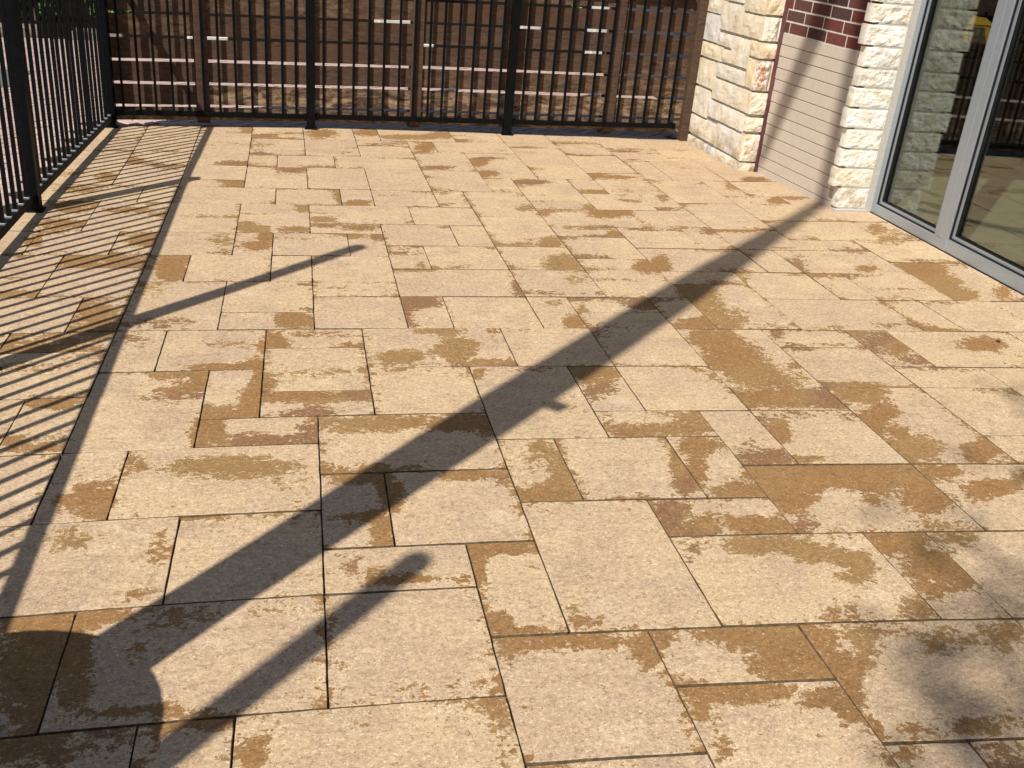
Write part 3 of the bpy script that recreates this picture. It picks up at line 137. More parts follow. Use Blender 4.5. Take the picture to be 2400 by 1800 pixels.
def m_plain(name, c1, c2, scale=20, rough=.8, bump=.2, bd=.002, spec=.3, metal=0., stretch=(1, 1, 1), rnd=.0, detail=6):
    m = MT(name); co = m.coord(scale=stretch); n = m.noise(co, scale, detail, .62)
    f = m.rng(n, .3, .7)
    if rnd: f = m.math('ADD', m.math('MULTIPLY', f, 1-rnd), m.math('MULTIPLY', m.rand(), rnd))
    m.bump(n, bump, bd)
    return m.fin(m.mix(f, c1, c2), rough, spec, metal)

def m_wood(name='fence_wood'):
    m = MT(name); co = m.coord(scale=(.9, 9, 9)); c2 = m.coord(scale=(1, 3, 3))
    ring = m.noise(co, 9, 7, .62, 1.2); f2 = m.noise(c2, 3.2, 5, .6, .6); fib = m.noise(m.coord(scale=(2, 60, 60)), 9, 4, .6)
    col = m.mix(m.rng(ring, .3, .7), (.048, .032, .025), (.132, .090, .068))
    col = m.mix(m.rng(f2, .5, .8, 0, .7), col, (.145, .095, .07))
    col = m.mix(m.math('MULTIPLY', m.rng(m.rand(), 0, 1, 0, .8, False), m.rng(f2, .35, .6)), col, (.10, .055, .036))
    wear = m.attr('wear')
    wm = m.math('MULTIPLY', wear, m.rng(m.noise(c2, 5.5, 6, .7, .8), .42, .60))
    col = m.mix(wm, col, m.mix(m.rng(ring, .35, .65), (.26, .165, .105), (.50, .37, .25)))
    col = m.mix(m.math('MULTIPLY', m.rng(fib, .35, .65, 0, .35), 1.), col, (.05, .03, .02))
    vo = m.n('ShaderNodeTexVoronoi'); m.l(m.coord(scale=(1.0, 2.0, 2.0)), vo.inputs['Vector']); vo.inputs['Scale'].default_value = 3.1
    col = m.mix(m.rng(vo.outputs['Distance'], .05, .085, .8, 0), col, (.035, .02, .014))
    m.bump(m.math('ADD', ring, m.math('MULTIPLY', fib, .6)), .5, .003)
    return m.fin(col, .85, .05)

def m_stone(name, cols, pit=.5, rust=0.):
    m = MT(name); co = m.coord(); r = m.rand()
    base = m.ramp(r, cols)
    n1 = m.noise(co, 7, 7, .65); n2 = m.noise(co, 34, 7, .7); n3 = m.noise(co, 120, 4, .6)
    col = m.mix(m.rng(n1, .45, .72, 0, .75), base, (.62, .475, .265))
    col = m.mix(m.rng(m.noise(co, 4, 4, .6), .52, .75, 0, .55), col, (.50, .475, .44))
    col = m.mix(m.rng(n2, .30, .42, .6*pit, 0), col, (.25, .19, .11))
    col = m.mix(m.rng(m.noise(co, 9, 8, .75), .66, .74, 0, .8*pit), col, (.13, .10, .06))
    geo = m.n('ShaderNodeNewGeometry'); sp = m.n('ShaderNodeSeparateXYZ'); m.l(geo.outputs['Position'], sp.inputs[0])
    col = m.mix(m.math('MULTIPLY', m.rng(sp.outputs[2], .30, .02, 0, .75), m.rng(n1, .38, .62)), col, (.30, .225, .13))      # splash dirt at the foot of the wall
    if rust: col = m.mix(m.math('MULTIPLY', m.attr('rust'), m.rng(n2, .42, .55)), col, (.42, .16, .03))
    m.bump(m.math('ADD', n2, m.math('MULTIPLY', n3, .5)), .55, .006)
    return m.fin(col, .88, .2)

def m_brick(name, stops, grain=.3):
    m = MT(name); co = m.coord(); n = m.noise(co, 60, 5, .65); n2 = m.noise(co, 9, 4, .6)
    col = m.ramp(m.rand(), stops)
    col = m.mix(m.rng(n2, .4, .7, 0, .35), col, m.mix(.5, col, (.06, .035, .035)))
    col = m.mix(m.rng(n, .3, .7, 0, grain), col, m.mix(.6, col, (.30, .17, .14)))
    m.bump(n, .4, .002)
    return m.fin(col, .78, .12)

def m_glass():
    m = MT('window_glass'); t = m.t; t.nodes.remove(m.b); o = [x for x in t.nodes if x.type == 'OUTPUT_MATERIAL'][0]
    geo = m.n('ShaderNodeNewGeometry'); d = m.n('ShaderNodeVectorMath', operation='DOT_PRODUCT')
    m.l(geo.outputs['Incoming'], d.inputs[0]); m.l(geo.outputs['Normal'], d.inputs[1])
    c = m.math('ABSOLUTE', d.outputs['Value']); f = m.math('POWER', m.math('SUBTRACT', 1., c), 5.)
    f = m.math('MULTIPLY_ADD', f, .88, .12)
    tr = m.n('ShaderNodeBsdfTransparent'); tr.inputs[0].default_value = (.74, .79, .75, 1)
    gl = m.n('ShaderNodeBsdfGlossy'); gl.inputs['Roughness'].default_value = .012; gl.inputs[0].default_value = (.93, 1, .96, 1)
    mx = m.n('ShaderNodeMixShader'); m.l(f, mx.inputs[0]); m.l(tr.outputs[0], mx.inputs[1]); m.l(gl.outputs[0], mx.inputs[2])
    m.l(mx.outputs[0], o.inputs[0]); return m.m

def m_metal_black():
    m = MT('black_powder_coat'); co = m.coord(kind='Object'); n = m.noise(co, 140, 4, .7); n2 = m.noise(co, 26, 6, .75)
    col = m.mix(m.rng(n2, .3, .7), (.0022, .0028, .0036), (.0048, .0056, .0066))
    col = m.mix(m.rng(n, .70, .76, 0, .8), col, (.20, .20, .19))          # bird lime and scuffs
    m.bump(m.noise(co, 60, 3, .5), .15, .001)
    return m.fin(col, .5, .10)

def m_alu():
    m = MT('anodised_aluminium'); n = m.noise(m.coord(scale=(6, 6, 1)), 30, 4, .6); n2 = m.noise(m.coord(), 40, 5, .75)
    col = m.mix(m.rng(n, .3, .7), (.37, .425, .485), (.40, .455, .515))
    col = m.mix(m.rng(n2, .66, .74, 0, .5), col, (.75, .75, .74))
    return m.fin(col, m.rng(n2, .3, .7, .34, .5), .5, .55)

def m_leaf(name, c1, c2):
    m = MT(name); n = m.noise(m.coord(False), 5, 3, .6)
    geo = m.n('ShaderNodeNewGeometry')
    f = m.math('ADD', m.math('MULTIPLY', n, .5), m.math('MULTIPLY', geo.outputs['Random Per Island'], .5))
    return m.fin(m.mix(f, c1, c2), .55, .3)

M = {
 'slab': m_slab(),
 'sand': m_plain('joint_sand', (.07, .052, .032), (.21, .155, .095), 30, .95, .5, .003, .05),
 'joint': m_plain('grimy_slab_side', (.10, .073, .045), (.24, .175, .108), 60, .95, .4, .002, .05),
 'black': m_metal_black(),
 'wood': m_wood(),
 'collar': m_plain('zinc_collar', (.22, .24, .27), (.32, .34, .37), 40, .4, .1, .001, .5, .3),
 'pier': m_stone('limestone', [(0, (.80, .75, .65)), (.45, (.78, .68, .48)), (.7, (.72, .71, .70)), (1, (.79, .71, .54))], .55, 1.),
 'rock': m_stone('pale_limestone', [(0, (.86, .84, .79)), (.85, (.83, .80, .73)), (1, (.78, .70, .52))], .22),
 'mortar': m_plain('mortar', (.40, .385, .36), (.50, .48, .45), 80, .92, .4, .002),
 'mortar_dark': m_plain('recessed_mortar', (.20, .17, .14), (.30, .26, .22), 80, .92, .4, .002),
 'paint': m_plain('painted_brick', (.49, .43, .36), (.54, .48, .41), 24, .7, .35, .0025, rnd=.4),
 'paintm': m_plain('painted_mortar', (.34, .29, .25), (.40, .35, .30), 50, .8, .4, .002),
 'brick': m_brick('red_brick', [(0, (.035, .018, .020)), (.3, (.060, .030, .030)), (.5, (.13, .030, .026)), (.7, (.085, .044, .040)), (.85, (.15, .034, .028)), (1, (.045, .022, .026))]),
 'maroon': m_plain('maroon_paint', (.065, .024, .028), (.15, .065, .066), 20, .6, .2, .001, stretch=(1, 1, .3)),
 'caulk': m_plain('cement_trim', (.52, .50, .45), (.62, .60, .55), 14, .85, .3, .002, stretch=(1, 1, .4)),
 'alu': m_alu(),
 'gasket': m_plain('rubber_gasket', (.006, .006, .007), (.012, .012, .013), 30, .5, .1, .001),
 'glass': m_glass(),
 'paver': m_brick('pink_clay_paver', [(0, (.54, .41, .37)), (.5, (.58, .455, .415)), (1, (.48, .36, .325))], .3),
 'grit': m_plain('paving_grit', (.018, .013, .012), (.05, .036, .033), 60, .95, .4, .003),
 'mulch': m_plain('dark_mulch', (.006, .005, .004), (.022, .017, .013), 25, .95, .8, .02, 0.),
 'kerbstone': m_plain('pale_kerb', (.62, .60, .55), (.74, .72, .68), 12, .85, .4, .004),
 'shaded_stone': m_plain('shaded_edging_stone', (.10, .085, .07), (.30, .26, .22), 9, .9, .5, .006),  # left edging stones: same pale kerb, with shade put into the colour
 'patch_grey': m_plain('ground_patch', (.10, .10, .105), (.15, .15, .155), 30, .7, .3, .002),
 'conc': m_plain('grey_concrete', (.35, .33, .31), (.45, .43, .40), 18, .9, .4, .004),
 'floor': m_plain('interior_floor', (.30, .26, .21), (.40, .35, .29), 3, .5, .05, .001, stretch=(1, .3, 1)),
 'inwall': m_plain('interior_wall', (.05, .05, .055), (.07, .07, .075), 3, .8, .1, .001),
 'counter': m_plain('dark_counter', (.006, .006, .007), (.012, .011, .011), 6, .5, .1, .001),
 'yellow': m_plain('yellow_board', (.60, .29, .04), (.66, .34, .05), 4, .6, .1, .001),
 'navy': m_plain('navy_fabric', (.012, .02, .05), (.02, .03, .07), 6, .8, .1, .001),
 'pale': m_plain('pale_panel', (.52, .60, .54), (.58, .66, .60), 4, .5, .1, .001),
 'bark': m_plain('bark', (.09, .065, .045), (.16, .12, .09), 16, .9, .8, .01, stretch=(1, 1, .3)),
 'leaf': m_leaf('shrub_leaf', (.05, .10, .02), (.22, .34, .07)),
 'leaf2': m_leaf('tree_leaf', (.03, .06, .015), (.08, .13, .03)),
 'pebble': m_plain('brown_pebble', (.05, .03, .02), (.10, .06, .04), 60, .8, .3, .002),
}

# ------------------------------------------------------------------ mesh helpers (all inputs in survey units)
class MB:
    def __init__(s): s.v = []; s.f = []
    def quad(s, a, b, c, d):
        i = len(s.v); s.v += [a, b, c, d]; s.f.append((i, i+1, i+2, i+3))
    def hexa(s, p):                                     # p: 4 bottom ccw + 4 top ccw
        i = len(s.v); s.v += [tuple(q) for q in p]
        s.f += [(i+3, i+2, i+1, i), (i+4, i+5, i+6, i+7)]+[(i+a, i+(a+1) % 4, i+4+(a+1) % 4, i+4+a) for a in range(4)]
    def box(s, x0, x1, y0, y1, z0, z1):
        s.hexa([(x0, y0, z0), (x1, y0, z0), (x1, y1, z0), (x0, y1, z0), (x0, y0, z1), (x1, y0, z1), (x1, y1, z1), (x0, y1, z1)])
    def bar(s, a, b, w, h, up=(0, 0, 1)):               # rectangular bar between a and b
        a, b = Vector(a), Vector(b); d = (b-a).normalized(); u = Vector(up); n = d.cross(u).normalized()*(w/2); u = n.cross(d).normalized()*(h/2)
        if u.dot(Vector(up)) < 0: u = -u
        s.hexa([a-n-u, a+n-u, b+n-u, b-n-u, a-n+u, a+n+u, b+n+u, b-n+u])
    def tube(s, pts, rad, n=12, cap=True):
        pts = [Vector(p) for p in pts]; i0 = len(s.v); ref = Vector((.31, .95, .1))
        for i, p in enumerate(pts):
            d = (pts[min(i+1, len(pts)-1)]-pts[max(i-1, 0)]).normalized(); a = d.cross(ref).normalized(); b = d.cross(a)
            for k in range(n):
                t = 2*math.pi*k/n; s.v.append(tuple(p+(a*math.cos(t)+b*math.sin(t))*rad[i]))
        for i in range(len(pts)-1):
            for k in range(n):
                s.f.append((i0+i*n+k, i0+i*n+(k+1) % n, i0+(i+1)*n+(k+1) % n, i0+(i+1)*n+k))
        if cap:
            s.f.append(tuple(i0+k for k in range(n))[::-1]); s.f.append(tuple(i0+(len(pts)-1)*n+k for k in range(n)))
def mesh(name, mb, mat, org=(0, 0, 0), smooth=False, bevel=0., fix=True):
    me = bpy.data.meshes.new(name)
    me.from_pydata([((v[0]-org[0])*S, (v[1]-org[1])*S, (v[2]-org[2])*S) for v in mb.v], [], mb.f)
    if fix or bevel:
        bm = bmesh.new(); bm.from_mesh(me)
        if bevel:
            bmesh.ops.bevel(bm, geom=[e for e in bm.edges], offset=bevel*S, segments=1, affect='EDGES', clamp_overlap=True)
        bmesh.ops.recalc_face_normals(bm, faces=bm.faces); bm.to_mesh(me); bm.free()
    me.materials.append(mat)
    if smooth: me.polygons.foreach_set('use_smooth', [True]*len(me.polygons))
    return me
def put(name, me, parent=None, loc=(0, 0, 0)):
    o = bpy.data.objects.new(name, me); C.objects.link(o)
    wl = Vector(loc)*S; o.location = wl
    if parent is not None:
        o.parent = parent; pl = Vector(parent['wl'] if 'wl' in parent else (0, 0, 0)); o.location = wl-pl
    if name in HAS_KIDS or parent is None: o['wl'] = tuple(wl)
    return o
HAS_KIDS = {'stone_pier', 'stone_jamb', 'brick_panel', 'window', 'crown'}
def obj(name, mb, mat, parent=None, org=(0, 0, 0), smooth=False, bevel=0., fix=True):
    return put(name, mesh(name, mb, mat, org, smooth, bevel, fix), parent, org)
def thing(name, label, cat, loc=(0, 0, 0), group=None):
    o = put(name, None, None, loc); o['label'] = label; o['category'] = cat
    if group: o['group'] = group
    return o
def tag(o, label, cat, group=None):
    o['label'] = label; o['category'] = cat
    if group: o['group'] = group
    return o
def struct(name, mb, mat, **kw):
    o = obj(name, mb, mat, **kw); o['kind'] = 'structure'; return o

# ================================================================== GROUND
g = MB(); g.quad((-400, -400, -.06), (400, -400, -.06), (400, 400, -.06), (-400, 400, -.06))
struct('ground', g, M['mulch'], fix=False)
EDGE_K = -7.85
# ---- patio bedding (joint sand) and its slabs
pb = MB()
xl = -.909
pb.hexa([(xl+.004, -.2, -.05), (2.37, -.2, -.05), (2.06, 5.06, -.05), (xl+.004, 4.86, -.05),
         (xl+.004, -.2, -.0075), (2.37, -.2, -.0075), (2.06, 5.06, -.0075), (xl+.004, 4.86, -.0075)])
patio = struct('patio', pb, M['sand'])
def stain_at(tile, k, j):
    s_, h_, wsum = 0., 0., 1e-6
    for (c0, c1, a, b, c, d, st, hu) in tile:
        u = a*(k-c0)+b*(j-c1); v = c*(k-c0)+d*(j-c1); r = u*u+v*v
        if r > 2.2: continue
        val = st*max(0., 1.05-.52*r)
        s_ = 1-(1-s_)*(1-min(1, val)) if val < s_ else max(s_, val)+.15*min(s_, val)
        h_ += val*val*hu; wsum += val*val
    return min(s_, 1.1), h_/wsum
def slab(t):
    k0, k1, j0, ja, jb = t
    kk1 = min(k1, 18.62 if j0 < 29.4 else 17.5); kk0 = max(k0, EDGE_K)
    if kk1-kk0 < .2: return
    rnd = random.Random(str(t))
    mine = [q for q in STAINS if k0 <= q[0] <= k1 and j0 <= q[1] <= max(ja, jb)]
    unseen = not mine and (j0 < 7 or k0 >= 12 and j0 < 12)
    if unseen:
        for _ in range(rnd.choice((1, 2, 2, 3))):
            mine.append((rnd.choice((k0+.2, k1-.2)), rnd.uniform(j0, ja), 1/rnd.uniform(.3, 1.1), 0, 0, 1/rnd.uniform(.3, .9), rnd.uniform(.7, 1), rnd.choice((0, 0, 1, 2))))
    for _ in range(rnd.choice((0, 0, 1) if j0 < 14 else (0, 1, 1, 2, 3))):
        kc = rnd.uniform(k0, k1); jc = rnd.choice((j0+.12, ja-.12, rnd.uniform(j0, ja)))
        mine.append((kc, jc, 1/rnd.uniform(.3, .95), rnd.uniform(-.4, .4), rnd.uniform(-.4, .4), 1/rnd.uniform(.08, .3), rnd.uniform(.36, .62), rnd.choice((0, 0, 1, 2, 2))))
    gp = .0011; gq = .0022
    def P(u, v):                    # 0..1 -> world
        k = kk0+(kk1-kk0)*u; j1 = ja+(jb-ja)*u; j = j0+(j1-j0)*v; x, y = wor(k, j); return x, y, k, j
    A, B_, D_ = P(0, 0), P(1, 0), P(0, 1)
    lx = math.hypot(B_[0]-A[0], B_[1]-A[1]); ly = math.hypot(D_[0]-A[0], D_[1]-A[1])
    nx = max(3, int(round(lx/U*5))); ny = max(3, int(round(ly/U*5)))
    jit = [rnd.uniform(-.0006, .0006) for _ in range(4)]; dz = rnd.uniform(-.0009, .0006); tx, ty = rnd.uniform(-.0008, .0008), rnd.uniform(-.0008, .0008)
    eL, eR, eB, eT = gp+abs(jit[0])*.9, gp+abs(jit[1])*.9, gq+abs(jit[2])*1.2, gq+abs(jit[3])*1.2
    cx, cy, _, _ = P(.5, .5)
    vs_, fs, stn, hu = [], [], [], []
    es = [rnd.random()**2*.62 for _ in range(4)]
    for ring in (0,):
        for b in range(ny+1):
            for a in range(nx+1):
                u = (eL+.0008)/lx+(1-(eL+eR+.0016)/lx)*a/nx; v = (eB+.0008)/ly+(1-(eB+eT+.0016)/ly)*b/ny
                x, y, k, j = P(u, v)
                if a in (0, nx) or b in (0, ny):
                    q_ = noise.noise(Vector((x*55, y*55, k0*1.7+j0)))*.0011; q2 = noise.noise(Vector((x*55+9, y*55, k0*1.7+j0)))*.0013
                    if a in (0, nx): x += q_ if 0 < b < ny else (abs(q_)+.0004)*(1 if a == 0 else -1)
                    if b in (0, ny): y += q2 if 0 < a < nx else (abs(q2)+.0004)*(1 if b == 0 else -1)
                vs_.append((x, y, dz+tx*(u-.5)*2+ty*(v-.5)*2))
                s_, h_ = stain_at(mine, k, j)
                d = (k-kk0, kk1-k, j-j0, ja-j)
                s_ += sum(es[i]*math.exp(-max(d[i], 0)/.13) for i in range(4))
                stn.append(s_+.10); hu.append(h_)
    W = nx+1
    for b in range(ny):
        for a in range(nx): fs.append((b*W+a, b*W+a+1, (b+1)*W+a+1, (b+1)*W+a))
    loop = [a for a in range(W)]+[b*W+nx for b in range(1, ny+1)]+[ny*W+a for a in range(nx-1, -1, -1)]+[b*W for b in range(ny-1, 0, -1)]
    prev = loop
    for (off, z) in ((.0008, -.0009), (.0009, -.026)):
        cur = []
        for i in loop:
            x, y, zz = vs_[i]; a = i % W; b = i//W
            u = -1 if a == 0 else (1 if a == nx else 0); v = -1 if b == 0 else (1 if b == ny else 0)
            cur.append(len(vs_)); vs_.append((x+u*off, y+v*off, zz+z)); stn.append(stn[i]); hu.append(hu[i])
        n = len(loop)
        for i in range(n): fs.append((cur[i], cur[(i+1) % n], prev[(i+1) % n], prev[i]))
        prev = cur
    mb = MB(); mb.v = vs_; mb.f = fs
    me = mesh('paving_slab', mb, M['slab'], (cx, cy, 0), fix=False)
    for nm, dat in (('stain', stn), ('hue', hu)):
        at = me.attributes.new(nm, 'FLOAT', 'POINT'); at.data.foreach_set('value', dat)
    me.materials.append(M['joint']); nt_ = nx*ny+len(loop); me.polygons.foreach_set('material_index', [0]*nt_+[1]*(len(fs)-nt_))
    put('paving_slab', me, patio, (cx, cy, 0))
for t in TILES: slab(t)

# ---- clay pavers beyond the railing and under the board fence (45 degree herringbone)
bp = MB(); bp.hexa([(-6, -1, -.055), (6, -1, -.055), (6, 9.4, -.055), (-6, 7.2, -.055), (-6, -1, -.0205), (6, -1, -.0205), (6, 9.4, -.0205), (-6, 7.2, -.0205)])
paving = struct('brick_paving', bp, M['grit'])
BL, BW = .1274, .0637
bm_ = MB(); bm_.box(-BL/2+.0038, BL/2-.0038, -BW/2+.0038, BW/2-.0038, -.05, -.0125)
brick_me = mesh('brick', bm_, M['paver'], (0, 0, 0), bevel=.002)
far = MB(); nb = 0
def pfar(x): return 7.78+(x+1.9)*.19
def inpatio(x, y): return x > -.97 and y < 4.99+.075*(x+.9)-.012*x*x
rot = Matrix.Rotation(math.radians(45), 2)
for i in range(-95, 96):
    for j in range(-95, 96):
        m_ = (i+j) % 4
        if m_ not in (0, 2): continue
        if m_ == 0: c = Vector((i+1., j+.5)); hor = True     # two-cell bricks of a herringbone
        else: c = Vector((i+.5, j+1.)); hor = False
        # herringbone: cell (i,j) starts a horizontal brick when (i+j)%4==0 and a vertical one when (i+j)%4==2
        p = rot @ (c*BW)+Vector((0, 4.))
        x, y = p
        if not (-3.6 < x < 2.72 and 1. < y < pfar(x)) or inpatio(x, y) or x > 2.0 and y < 5.3: continue
        near = (y > 4.8 and y < 5.55 and -1.0 < x < 2.1) or (-1.16 < x < -.9 and 2.2 < y < 5)
        if near and nb < 296:
            o = put('brick', brick_me, paving, (x, y, random.uniform(-.0012, .001))); o.rotation_euler.z = math.radians(45 if hor else 135); nb += 1
        else:
            d = Vector((BL/2-.003, 0)) if hor else Vector((0, BL/2-.003)); e = Vector((0, BW/2-.003)) if hor else Vector((BW/2-.003, 0))
            d = rot @ d; e = rot @ e; z = random.uniform(-.0137, -.0115)
            q = [p-d-e, p+d-e, p+d+e, p-d+e]
            if (q[1]-q[0]).cross(q[2]-q[0]) < 0: q = [q[0], q[3], q[2], q[1]]
            k = len(far.v); far.v += [(a.x, a.y, z) for a in q]+[(a.x, a.y, -.03) for a in q]
            far.f += [(k, k+1, k+2, k+3)]+[(k+4+a, k+4+(a+1) % 4, k+(a+1) % 4, k+a) for a in range(4)]
o = obj('bricks', far, M['paver'], paving, fix=False); o['kind'] = 'stuff'
# pale edging stones at the end of the pavers, planting bed behind
eb = MB(); eb.hexa([(-6, pfar(-6)-.02, -.06), (6, pfar(6)-.02, -.06), (6, 40, -.06), (-6, 40, -.06), (-6, pfar(-6)-.02, -.03), (6, pfar(6)-.02, -.03), (6, 40, -.03), (-6, 40, -.03)])
bed = struct('planting_bed', eb, M['mulch'])
for (x, y, l, wd, h, a) in [(-.72, 8.28, .30, .22, .03, 12), (-1.45, 7.95, .34, .2, .05, 8), (-2.0, 7.86, .36, .2, .06, 14), (.92, 10.57, .36, .25, .03, 8), (1.02, 8.66, .12, .16, .03, 10),
                            (2.42, 11.0, .22, .2, .03, 5), (4.25, 14.6, .16, .3, .04, 8), (3.24, 11.18, .16, .22, .03, 9), (2.6, 9.0, .12, .16, .03, 4), (2.88, 9.0, .14, .15, .03, 9), (5.72, 15.1, .22, .3, .04, 9), (-2.6, 7.7, .4, .2, .06, 10)]:
    q = MB(); q.box(-l/2, l/2, -wd/2, wd/2, -.04, h)
    o = put('edging_stone', mesh('edging_stone', q, M['kerbstone' if x > -1 else 'shaded_stone'], bevel=.01), bed, (x, y, 0)); o.rotation_euler.z = math.radians(a)
q = MB(); q.box(-1.95, -1.53, 5.76, 6.36, -.03, -.008)  # flat dark grey rectangle laid over the pavers
tag(obj('ground_patch', q, M['patch_grey'], None, bevel=.004), 'dark grey flat patch on the pink brick paving beyond the railing', 'access cover')

# ================================================================== METAL RAILINGS
TOPZ, MIDZ = .757, .665
def fence_panels(name, label, posts, rails, pk, sh=0, collar=False, last=None):
    cm_ = MB(); cm_.box(-.0085, .0085, -.0085, .0085, 0, .007); col_me = mesh('collar', cm_, M['collar'], bevel=.001)
    root = thing(name, label, 'railing', (*posts[0], 0))
    pm = MB(); pm.box(-.0212, .0212, -.0212, .0212, 0, .79); pm.box(-.0245, .0245, -.0245, .0245, .79, .80)
    pm.hexa([(-.0245, -.0245, .80), (.0245, -.0245, .80), (.0245, .0245, .80), (-.0245, .0245, .80), (-.004, -.004, .818), (.004, -.004, .818), (.004, .004, .818), (-.004, .004, .818)])
    pme = mesh('post', pm, M['black'], fix=True)
    for p in posts[sh:last]:
        o = put('post', pme, root, (*p, 0))
    fl = MB(); fl.box(-.031, .031, -.031, .031, .0006, .005); fme = mesh('base_plate', fl, M['black'], bevel=.001)
    for p in posts[sh:last]: put('base_plate', fme, root, (*p, 0))
    pk_m = MB(); pk_m.box(-.0056, .0056, -.0056, .0056, 0, TOPZ-.004-.05)
    pk_me = mesh('picket', pk_m, M['black'])
    for i in range(len(posts)-1):
        a, b = Vector(posts[i]), Vector(posts[i+1]); d = (b-a).normalized(); L = (b-a).length
        z0, z1 = rails[i]
        for nm, (za, zb, hh) in (('bottom_rail', (z0, z1, .023)), ('top_rail', (TOPZ-.011, TOPZ-.011, .023))):
            A = (a.x+d.x*.022, a.y+d.y*.022, za); Bq = (b.x-d.x*.022, b.y-d.y*.022, zb)
            mbb = MB(); mbb.bar(A, Bq, .022, hh); obj(nm, mbb, M['black'], root, ((A[0]+Bq[0])/2, (A[1]+Bq[1])/2, (za+zb)/2), bevel=.0012)
            for q, s_ in ((a, 1), (b, -1)):
                br = MB(); c = q+d*s_*.031; zc = za if s_ > 0 else zb
                br.bar((c.x-d.x*.008, c.y-d.y*.008, zc), (c.x+d.x*.008, c.y+d.y*.008, zc), .029, hh+.007)
                obj('rail_bracket', br, M['black'], root, (c.x, c.y, zc))
        for s_ in pk[i]:
            p = a+d*s_; t = s_/L; zz = z0+(z1-z0)*t+.004
            o = put('picket', pk_me, root, (p.x, p.y, zz))
            o.rotation_euler.z = math.atan2(d.y, d.x)
            if collar:
                o = put('collar', col_me, root, (p.x, p.y, zz+.007))
    return root
PB = [(-.858, 4.838), (.041, 5.003), (1.045, 5.075), (2.005, 5.128)]
bk = []
for i, l in enumerate(([-.803, -.731, -.662, -.588, -.518, -.449, -.38, -.305, -.233, -.164, -.091, -.028], [.103, .176, .248, .321, .395, .472, .546, .621, .692, .767, .843, .916, .989],
                       [1.117, 1.192, 1.267, 1.342, 1.418, 1.494, 1.57, 1.646, 1.722, 1.798, 1.872, 1.945])):
    a, b = Vector(PB[i]), Vector(PB[i+1]); bk.append([(x-a.x)/(b.x-a.x)*(b-a).length for x in l])
fence_panels('metal_railing', 'long black metal picket railing standing right in front of the brown board fence', PB, [(.067, .058), (.059, .065), (.065, .076)], bk, 1, last=-1)
PL = [(-.88, 4.838), (-.88, 3.442), (-.88, 1.977), (-.88, .512), (-.88, -.95)]
PLr = [(-.858, 4.838)]+PL[1:]
lk = []
for i in range(4):
    a, b = Vector(PLr[i]), Vector(PLr[i+1]); L = (b-a).length
    if i == 0: l = [4.838-y for y in [4.786, 4.714, 4.639, 4.558, 4.482, 4.412, 4.351, 4.28, 4.199, 4.137, 4.061, 3.981, 3.916, 3.842, 3.765, 3.691, 3.615, 3.541]]
    else: l = [(.0733)*(q+1) for q in range(int(L/.0733)) if .05 < .0733*(q+1) < L-.04]
    lk.append(l)
fence_panels('metal_railing', 'black metal picket railing running along the left edge of the patio towards the viewer', PLr, [(.048, .048)]*4, lk, collar=True)

# ================================================================== BOARD FENCE
def fl(x, d=0.):                    # point on the fence line, d behind the pickets
    P_ = PB[:3]+[(2.04, 5.13)]
    for i in range(3):
        if x <= P_[i+1][0] or i == 2:
            a, b = P_[i], P_[i+1]; t = (x-a[0])/(b[0]-a[0]); y = a[1]+(b[1]-a[1])*t
            dx, dy = b[0]-a[0], b[1]-a[1]; L = math.hypot(dx, dy); return (x-dy/L*d, y+dx/L*d)
bf = thing('wooden_fence', 'tall brown fence of gapped horizontal boards behind the metal railing', 'fence', (-.86, 4.88, 0))
BX = [-.868, -.452, .563, 1.605, 2.052]
rb = random.Random(3)
def gapz(x, k):
    u = (x+.858)/2.9; return (.093+.1015*k)*(1-u)+(.107+.110*k)*u
NB = 21
for bay in range(4):
    x0, x1 = BX[bay]+(.004 if bay else 0), BX[bay+1]-.004
    for k in range(NB+1):
        f0 = .0075
        def zlo(x): return (gapz(x, k-1)+f0 if k else .028+.004*(x+.86))
        def zhi(x): return gapz(x, k)-f0
        wob = [rb.uniform(-.0016, .0016) for _ in range(4)]; dd = rb.uniform(0, .002)
        a, b = fl(x0, .025+dd), fl(x1, .025+dd); a2, b2 = fl(x0, .041+dd), fl(x1, .041+dd)
        N = 10; mb = MB(); vv = []; wear = []
        for i in range(N+1):
            t = i/N; p = (a[0]+(b[0]-a[0])*t, a[1]+(b[1]-a[1])*t); q = (a2[0]+(b2[0]-a2[0])*t, a2[1]+(b2[1]-a2[1])*t)
            bow = .0012*math.sin(3.1*t+k*1.7+bay)
            zl = zlo(p[0])+wob[0]*(1-t)+wob[1]*t+bow*.5; zh = zhi(p[0])+wob[2]*(1-t)+wob[3]*t+bow*.5
            mb.v += [(p[0], p[1], zl), (p[0], p[1], zl+(zh-zl)*.5), (p[0], p[1], zh), (q[0], q[1], zh), (q[0], q[1], zl)]
            low = 1. if k == 1 and bay >= 1 else (.75 if k == 0 else (.5 if (k in (2,) and bay == 3) else (.28 if (k*7+bay*5) % 4 == 0 else .05)))
            wear += [low*.9, low, low*.6, low, low]
        for i in range(N):
            o_ = i*5
            for c in range(5): mb.f.append((o_+c, o_+5+c, o_+5+(c+1) % 5, o_+(c+1) % 5))
        mb.f += [(0, 1, 2, 3, 4), tuple(N*5+c for c in (4, 3, 2, 1, 0))]
        c = ((a[0]+b[0])/2, (a[1]+b[1])/2, (zlo(x0)+zhi(x0))/2)
        me = mesh('board', mb, M['wood'], c)
        at = me.attributes.new('wear', 'FLOAT', 'POINT'); at.data.foreach_set('value', wear)
        put('board', me, bf, c)
